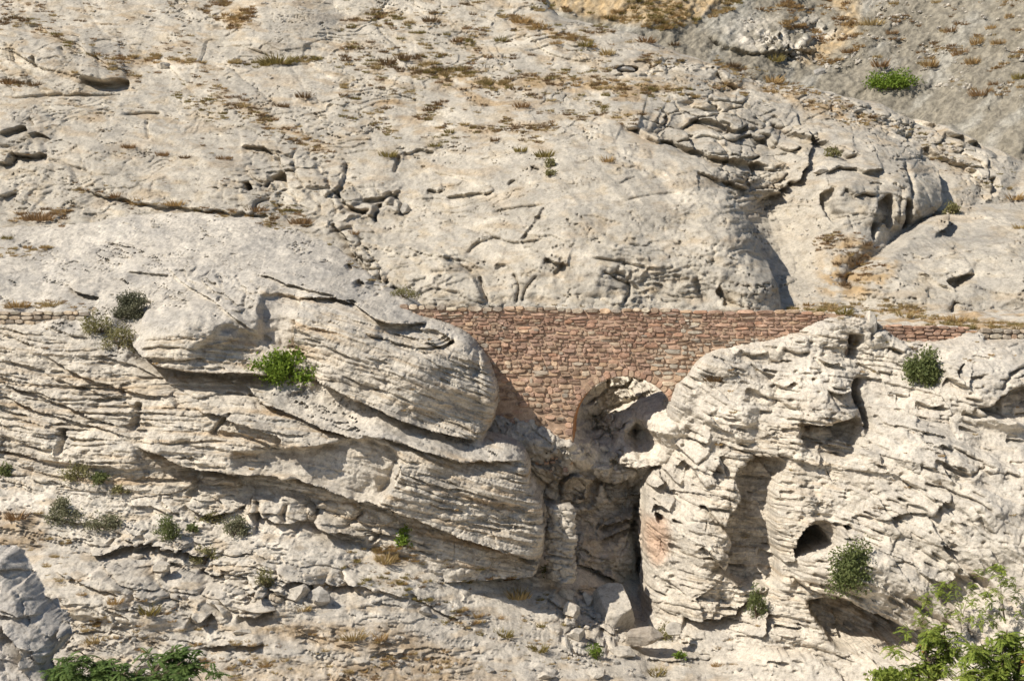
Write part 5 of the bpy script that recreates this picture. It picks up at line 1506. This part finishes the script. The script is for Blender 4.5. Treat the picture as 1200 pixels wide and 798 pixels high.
def scatter(name, items):
    """items: (px, py, size px, material key): one joined mat of uncountable grass"""
    V, Fc, Mi = [], [], []; keys = list(GM); nb = 0
    for (px, py, w, mk) in items:
        P, dd = spot(px, py)
        if P is None: continue
        s = w * dd / F; v, f = TV[rt.randint(6)]; v = np.array(v); f = np.array(f)
        sel = rt.rand(len(f)) < min(1, .35 + w / 22)
        f = f[sel]; a = rt.rand() * 6.28; c_, s_ = math.cos(a), math.sin(a)
        W = np.stack([(v[:, 0] * c_ - v[:, 1] * s_) * s, (v[:, 0] * s_ + v[:, 1] * c_) * s * .8, v[:, 2] * s * .6], 1) + np.array(P)
        V.append(W); Fc.append(f + nb); Mi.append(np.full(len(f), keys.index(mk))); nb += len(W)
    V = np.concatenate(V); Fc = np.concatenate(Fc); Mi = np.concatenate(Mi)
    me = bpy.data.meshes.new(name); me.vertices.add(len(V)); me.vertices.foreach_set('co', V.astype(np.float32).ravel())
    me.loops.add(Fc.size); me.loops.foreach_set('vertex_index', Fc.astype(np.int32).ravel())
    me.polygons.add(len(Fc)); me.polygons.foreach_set('loop_start', np.arange(0, Fc.size, 3, dtype=np.int32)); me.update(calc_edges=True)
    for k in keys: me.materials.append(GM[k])
    me.polygons.foreach_set('material_index', Mi.astype(np.int32))
    o = bpy.data.objects.new(name, me); COL.objects.link(o); tag(o, kind='stuff')

def along(pl, n, jx, jy, s0, s1, mats):
    p = smooth_poly(pl, 0, 0, 3); out = []
    for _ in range(n):
        q = p[rt.randint(len(p))]
        out.append((q[0] + rt.normal() * jx, q[1] + rt.normal() * jy, s0 + (s1 - s0) * rt.rand() ** 2, mats[rt.randint(len(mats))]))
    return out
def area(poly, n, s0, s1, mats, clus=.55):
    n = int(n * 1.6)
    P = np.array(poly, float); lo, hi = P.min(0), P.max(0); out = []
    tries = 0
    while len(out) < n and tries < n * 20:
        tries += 1
        u, v = lo + (hi - lo) * rt.rand(2)
        if not in_poly(np.array([u]), np.array([v]), poly)[0]: continue
        if float(fbm2(np.array([u / 38.]), np.array([v / 16.]), 91, 3)[0]) < (clus - .5) * rt.rand() * 1.6: continue
        out.append((u, v, s0 + (s1 - s0) * rt.rand() ** 2.5, mats[rt.randint(len(mats))]))
    return out
RB = ['rust', 'brown', 'brown', 'straw']; OB = ['olive', 'brown', 'straw', 'olive']; GO = ['gold', 'rust', 'straw']
it = []
it += along([(20, 22), (58, 38), (100, 60), (140, 82), (165, 96)], 70, 5, 3, 4, 12, RB + OB)
it += along([(140, 66), (175, 70), (215, 70), (248, 78)], 50, 6, 2.5, 4, 14, GO)
it += along([(268, 74), (300, 76), (330, 72), (368, 70)], 50, 5, 1.5, 5, 16, ['straw', 'olive', 'brown'])
it += along([(232, 92), (262, 116), (290, 128), (318, 146), (350, 165), (388, 178)], 150, 9, 5, 4, 12, GO + ['brown'])
it += area([(240, 0), (300, 0), (296, 32), (270, 36), (235, 12)], 90, 4, 12, GO + ['brown'])
it += area([(180, 95), (240, 90), (330, 150), (300, 160), (230, 140)], 60, 4, 9, OB)
it += along([(85, 222), (125, 230), (160, 238), (205, 242), (255, 249), (330, 257)], 70, 6, 2, 4, 12, GO + ['rust'])
it += along([(22, 256), (50, 253), (75, 250), (72, 262)], 40, 5, 3, 5, 14, ['rust', 'brown', 'gold'])
it += along([(0, 295), (25, 297), (50, 293)], 40, 8, 4, 4, 12, ['straw', 'gold', 'straw'])
it += along([(5, 358), (35, 360), (60, 357), (90, 362), (110, 366)], 50, 6, 2, 4, 10, GO)
it += along([(0, 98), (15, 97), (30, 100)], 14, 5, 3, 6, 12, RB)
it += along([(0, 30), (18, 27), (30, 30)], 14, 6, 3, 6, 14, ['straw', 'brown'])
it += area([(280, 240), (345, 240), (400, 300), (470, 345), (445, 345), (390, 290), (300, 262)], 80, 4, 10, GO + OB)
it += along([(420, 8), (500, 40), (560, 70)], 60, 16, 6, 4, 12, GO + OB)
it += along([(400, 70), (460, 75), (520, 85)], 70, 16, 6, 4, 14, OB + ['brown'])
it += along([(640, 110), (700, 108), (780, 110), (860, 100)], 70, 12, 4, 4, 12, OB + GO)
it += area([(400, 0), (640, 0), (800, 70), (800, 110), (740, 150), (500, 150), (400, 120)], 520, 3, 12, RB + OB + ['straw'], .8)
it += area([(400, 130), (560, 120), (680, 130), (640, 170), (470, 175), (400, 160)], 150, 3, 10, OB + RB, .8)
it += along([(488, 74), (520, 82), (555, 90), (600, 98)], 90, 9, 5, 5, 15, ['olive', 'straw', 'straw', 'brown'])
it += along([(620, 95), (660, 92), (700, 98), (750, 102), (790, 104)], 130, 9, 5, 4, 13, ['olive', 'gold', 'brown', 'straw'])
it += along([(590, 18), (612, 26), (635, 33), (665, 46), (695, 54)], 60, 5, 3, 5, 14, ['gold', 'rust', 'straw'])
it += area([(560, 140), (650, 138), (660, 155), (590, 158)], 50, 4, 10, ['rust', 'straw', 'brown'])
it += area([(0, 0), (230, 0), (240, 90), (150, 85), (60, 30), (0, 30)], 110, 3, 9, RB, .8)
it += area([(0, 60), (400, 190), (480, 230), (280, 250), (0, 250)], 130, 2.5, 7, RB, .9)
it += area([(840, 60), (900, 85), (1000, 120), (1060, 150), (1040, 165), (960, 140), (880, 118), (830, 90)], 230, 3, 10, GO + ['brown', 'straw'])
it += area([(1050, 140), (1190, 200), (1190, 240), (1110, 215)], 60, 3, 9, OB)
it += area([(945, 275), (1000, 270), (1045, 300), (1020, 335), (965, 320)], 90, 3, 12, ['rust', 'brown', 'rust', 'straw'])
it += area([(680, 15), (720, 0), (900, -5), (830, 25), (775, 38)], 180, 5, 14, ['gold', 'straw', 'olive'], .3)
it += area([(900, 0), (1000, 0), (1010, 60), (960, 80), (880, 10)], 110, 5, 14, ['gold', 'rust'], .6)
it += area([(1000, 0), (1200, 0), (1200, 120), (1080, 90), (1010, 60)], 110, 4, 13, ['gold', 'rust', 'straw'], .8)
it += along([(935, 365), (970, 364), (1040, 362), (1070, 366), (1110, 378), (1150, 382), (1200, 384)], 300, 8, 4, 4, 15, ['gold', 'straw', 'straw', 'olive'])
it += along([(1085, 415), (1010, 395), (1000, 410)], 10, 5, 4, 5, 10, OB)
it += along([(505, 362), (600, 358), (690, 360)], 10, 5, 1, 4, 8, ['straw'])
it += area([(0, 590), (60, 600), (120, 680), (250, 730), (420, 740), (600, 780), (600, 798), (250, 798), (100, 740), (60, 690)], 240, 3, 12, GO + ['straw', 'straw'], .75)
it += area([(400, 640), (560, 650), (720, 740), (700, 798), (520, 740)], 130, 3, 12, OB + ['straw', 'gold'], .75)
it += along([(410, 660), (430, 680), (470, 690), (500, 710), (530, 720)], 60, 8, 5, 4, 12, ['olive', 'brown', 'olive'])
it += area([(435, 640), (485, 640), (490, 658), (440, 656)], 60, 4, 14, ['gold', 'straw'], .2)
it += area([(770, 740), (890, 730), (870, 798), (770, 798)], 20, 3, 10, ['gold', 'straw'], .7)
it += area([(830, 400), (1200, 400), (1200, 640), (850, 640)], 60, 3, 9, ['gold', 'brown', 'straw'], .8)
it += area([(0, 380), (600, 400), (640, 640), (0, 540)], 24, 3, 8, ['gold', 'brown'], .8)
scatter('dry_grass', it)
LT = [(505, 26, 20, 'brown', 'dark brown grass cushion near the top edge, left of the orange band'), (612, 27, 26, 'gold', 'thick orange grass clump at the head of the orange band'), (632, 33, 22, 'gold', 'orange grass clump right of the thickest one in the band'),
      (535, 50, 18, 'rust', 'round rusty grass cushion under the top slope'), (588, 49, 20, 'olive', 'olive grass tuft on the upper slope'), (453, 75, 24, 'brown', 'dark grass cushion left of the yellow grass strip'), (472, 71, 24, 'brown', 'brown tuft beside the darkest cushion on the slope'),
      (405, 72, 16, 'brown', 'dark cushion at the left end of the upper grass field'), (450, 62, 12, 'brown', 'small dark tuft above the two brown cushions'), (611, 126, 22, 'rust', 'reddish grass cushion on the bare middle slope'), (580, 166, 18, 'brown', 'dark brown cushion above the smooth dome'),
      (504, 130, 16, 'brown', 'brown tuft alone on pale rock'), (510, 172, 16, 'olive', 'olive tuft left of the smooth dome'), (640, 184, 26, 'olive', 'broad straw and olive clump on the dome crest'), (711, 190, 22, 'gold', 'golden tuft on the right of the dome crest'),
      (528, 156, 16, 'olive', 'small olive tuft above a pale slab'), (455, 184, 26, 'olive', 'olive grass strip in a crack'), (610, 178, 20, 'olive', 'yellowish clump next to flat stones'), (685, 55, 24, 'olive', 'olive clump at the lower end of the orange band'),
      (712, 65, 24, 'straw', 'straw coloured clump near the dark boulder'), (757, 50, 22, 'rust', 'rusty clump below the brown saddle'), (790, 54, 16, 'brown', 'brown clump on the crest beside the saddle'), (325, 75, 34, 'olive', 'wide yellow grass clump on a ledge of the upper left slab'),
      (358, 115, 24, 'brown', 'brown tuft under a lit slab at the upper left'), (330, 126, 18, 'brown', 'dark round cushion on the upper left slope'), (190, 183, 18, 'rust', 'rusty tuft on the wide bare slab, left of the small ones'), (262, 187, 16, 'rust', 'rusty tuft on the wide bare slab, right one'),
      (218, 186, 14, 'brown', 'thin brown tuft between the two rusty ones'), (150, 174, 18, 'rust', 'flat rusty tuft at the left of the wide bare slab'), (42, 101, 18, 'brown', 'brown tuft on a crack at the far left'), (10, 99, 22, 'rust', 'rusty tuft at the left edge above the dark cracks'),
      (88, 16+70, 10, 'straw', 'small straw tuft over the notch'), (45, 258, 34, 'rust', 'wide rusty grass patch on the left ledge'), (168, 240, 30, 'gold', 'orange tuft in the middle of the long ledge'), (206, 241, 22, 'gold', 'orange tuft right of the middle of the long ledge'),
      (136, 231, 18, 'rust', 'rusty tuft at the left end of the long ledge'), (8, 280, 14, 'olive', 'olive tuft at the left edge over the path'), (20, 360, 26, 'gold', 'orange grass on top of the grey dry wall'), (60, 359, 22, 'straw', 'straw tuft on the path behind the dry wall'),
      (300, 248, 24, 'rust', 'rusty clump below the jointed rock cluster'), (352, 262, 26, 'rust', 'orange brown clump in a gap of the rock cluster'), (415, 275, 16, 'rust', 'rusty tuft over the bridge slab'), (860, 64+15, 20, 'brown', 'brown clump on the ridge beside the dark gap'),
      (908, 72, 22, 'olive', 'olive yellow clump on the ridge bench'), (905, 97, 26, 'gold', 'golden clump under the ridge rocks'), (1032, 78, 24, 'rust', 'pinkish dry bush at the foot of the scree'), (1090, 78, 24, 'gold', 'orange dry bush on the grey scree, lowest'),
      (1140, 75, 22, 'gold', 'orange dry bush right of the lowest one'), (1145, 52, 22, 'gold', 'orange dry bush in the middle of the scree'), (1170, 52, 18, 'gold', 'orange dry bush at the right of the middle one'), (1125, 65, 22, 'rust', 'rusty dry bush left of two orange ones'),
      (1162, 34, 14, 'gold', 'small round orange dry bush high on the scree'), (1115, 38, 18, 'rust', 'rusty dry bush high on the scree'), (1195, 92, 20, 'olive', 'yellow dry bush at the right edge of the scree'), (1022, 30, 26, 'straw', 'straw coloured dry bush at the top of the scree'),
      (1150, 112, 26, 'rust', 'brown dry bush near the pale streak of the scree'), (1165, 100, 14, 'rust', 'small brown dry bush above the pale streak'), (994, 62, 16, 'rust', 'rusty bush beside the white rocks of the scree'), (1045, 40, 14, 'rust', 'little rusty bush in the middle of the scree top'),
      (995, 290, 14, 'rust', 'rusty tuft in the sandy basin'), (1015, 288, 16, 'brown', 'brown tuft at the right of the sandy basin'), (980, 310, 14, 'brown', 'brown tuft low in the sandy basin'), (990, 335, 18, 'brown', 'dark tuft at the foot of the sandy basin'), (1005, 310, 18, 'rust', 'wide rusty tuft in the sandy basin'),
      (1060, 372, 26, 'straw', 'straw clump on the path by the cliff top'), (990, 368, 26, 'olive', 'yellow clump on the path over the pitted knob'), (1120, 378, 30, 'gold', 'orange clump on the path over the pink wall'), (1195, 268, 18, 'straw', 'yellow tuft on top of the pale dome at the right'),
      (1188, 234, 26, 'gold', 'orange grass behind the pale dome at the right'), (838, 446, 26, 'brown', 'brown tuft in a hollow beside the bridge wall'), (1075, 440, 8, 'gold', 'tiny tuft at the foot of the green cliff bush'), (841, 780, 14, 'gold', 'golden tuft on the ramp at the foot of the cliff'),
      (135, 706, 24, 'gold', 'orange moss like tuft on the lower left ground'), (175, 718, 34, 'olive', 'wide green and gold clump on the lower left ground'), (112, 752, 26, 'straw', 'straw clump beside the grey foreground rock'), (235, 782, 18, 'gold', 'orange tuft right of the feathered tree'),
      (312, 780, 18, 'gold', 'orange tuft on bare ground at the bottom'), (415, 748, 30, 'straw', 'straw yellow clump on bare ground at the bottom'), (445, 748, 24, 'gold', 'golden clump right of the straw yellow one'), (452, 658, 34, 'straw', 'flat straw patch under the banded slab'),
      (605, 700, 34, 'straw', 'long straw tuft in the scree under the pillar'), (590, 745, 24, 'olive', 'olive tuft low in the scree'), (632, 762, 26, 'olive', 'green tuft at the lower end of the scree'), (560, 722, 18, 'gold', 'small golden tuft in the scree'), (500, 772, 12, 'gold', 'small orange tuft on bare ground'),
      (770, 790, 26, 'olive', 'yellow green clump at the bottom beside the gravel'), (20, 607, 34, 'rust', 'rusty grass patch at the left edge below the cliff'), (355, 715, 20, 'straw', 'straw tuft under the angular blocks')]
for (px, py, w_, mk, lab) in LT: tuft(px, py, w_, mk, lab)

# ================================================================== loose stones
def scree(name, items):
    V, Fc, nb = [], [], 0
    bm = bmesh.new(); bmesh.ops.create_icosphere(bm, subdivisions=1, radius=1)
    iv = np.array([v.co[:] for v in bm.verts]); fi = np.array([[v.index for v in f.verts] for f in bm.faces]); bm.free()
    for (px, py, w) in items:
        P, dd = spot(px, py)
        if P is None: continue
        s = w * dd / F / 2
        W = iv * (1 + .35 * (rt.rand(len(iv), 1) - .5)) * np.array([s, s * (.6 + .4 * rt.rand()), s * (.4 + .35 * rt.rand())])
        a = rt.rand() * 6.28; W = np.stack([W[:, 0] * math.cos(a) - W[:, 1] * math.sin(a), W[:, 0] * math.sin(a) + W[:, 1] * math.cos(a), W[:, 2]], 1)
        V.append(W + np.array(P)); Fc.append(fi + nb); nb += len(W)
    V = np.concatenate(V); Fc = np.concatenate(Fc)
    me = bpy.data.meshes.new(name); me.from_pydata(V.tolist(), [], Fc.tolist())
    at = me.color_attributes.new('tint', 'FLOAT_COLOR', 'POINT'); cc = np.zeros((len(V), 4), np.float32)
    k = rt.rand(len(V) // len(iv)).repeat(len(iv))[:, None]
    cc[:, :3] = CREAM * k + GREY * .85 * (1 - k); at.data.foreach_set('color', cc.ravel()); me.materials.append(ROCK)
    o = bpy.data.objects.new(name, me); COL.objects.link(o); tag(o, kind='stuff')
st = []
def stones_in(poly, n, s0, s1): st.extend([(a, b, s) for a, b, s, _ in area(poly, n, s0, s1, ['x'], .7)])
stones_in([(0, 560), (250, 600), (450, 640), (650, 690), (700, 798), (100, 798), (60, 660)], 420, 2, 9)
stones_in([(650, 690), (740, 720), (750, 798), (640, 798)], 160, 2, 12)
stones_in([(850, 20), (1000, 0), (1200, 0), (1200, 130), (1050, 90), (900, 70)], 420, 2, 8)
stones_in([(860, 80), (1180, 180), (1150, 230), (1000, 150), (880, 120)], 160, 2, 8)
stones_in([(0, 0), (640, 0), (820, 80), (720, 150), (400, 180), (0, 120)], 260, 2, 7)
stones_in([(880, 250), (1040, 290), (1000, 355), (925, 360)], 60, 2, 6)
stones_in([(770, 740), (880, 720), (870, 798), (760, 798)], 60, 2, 9)
scree('scree', st)
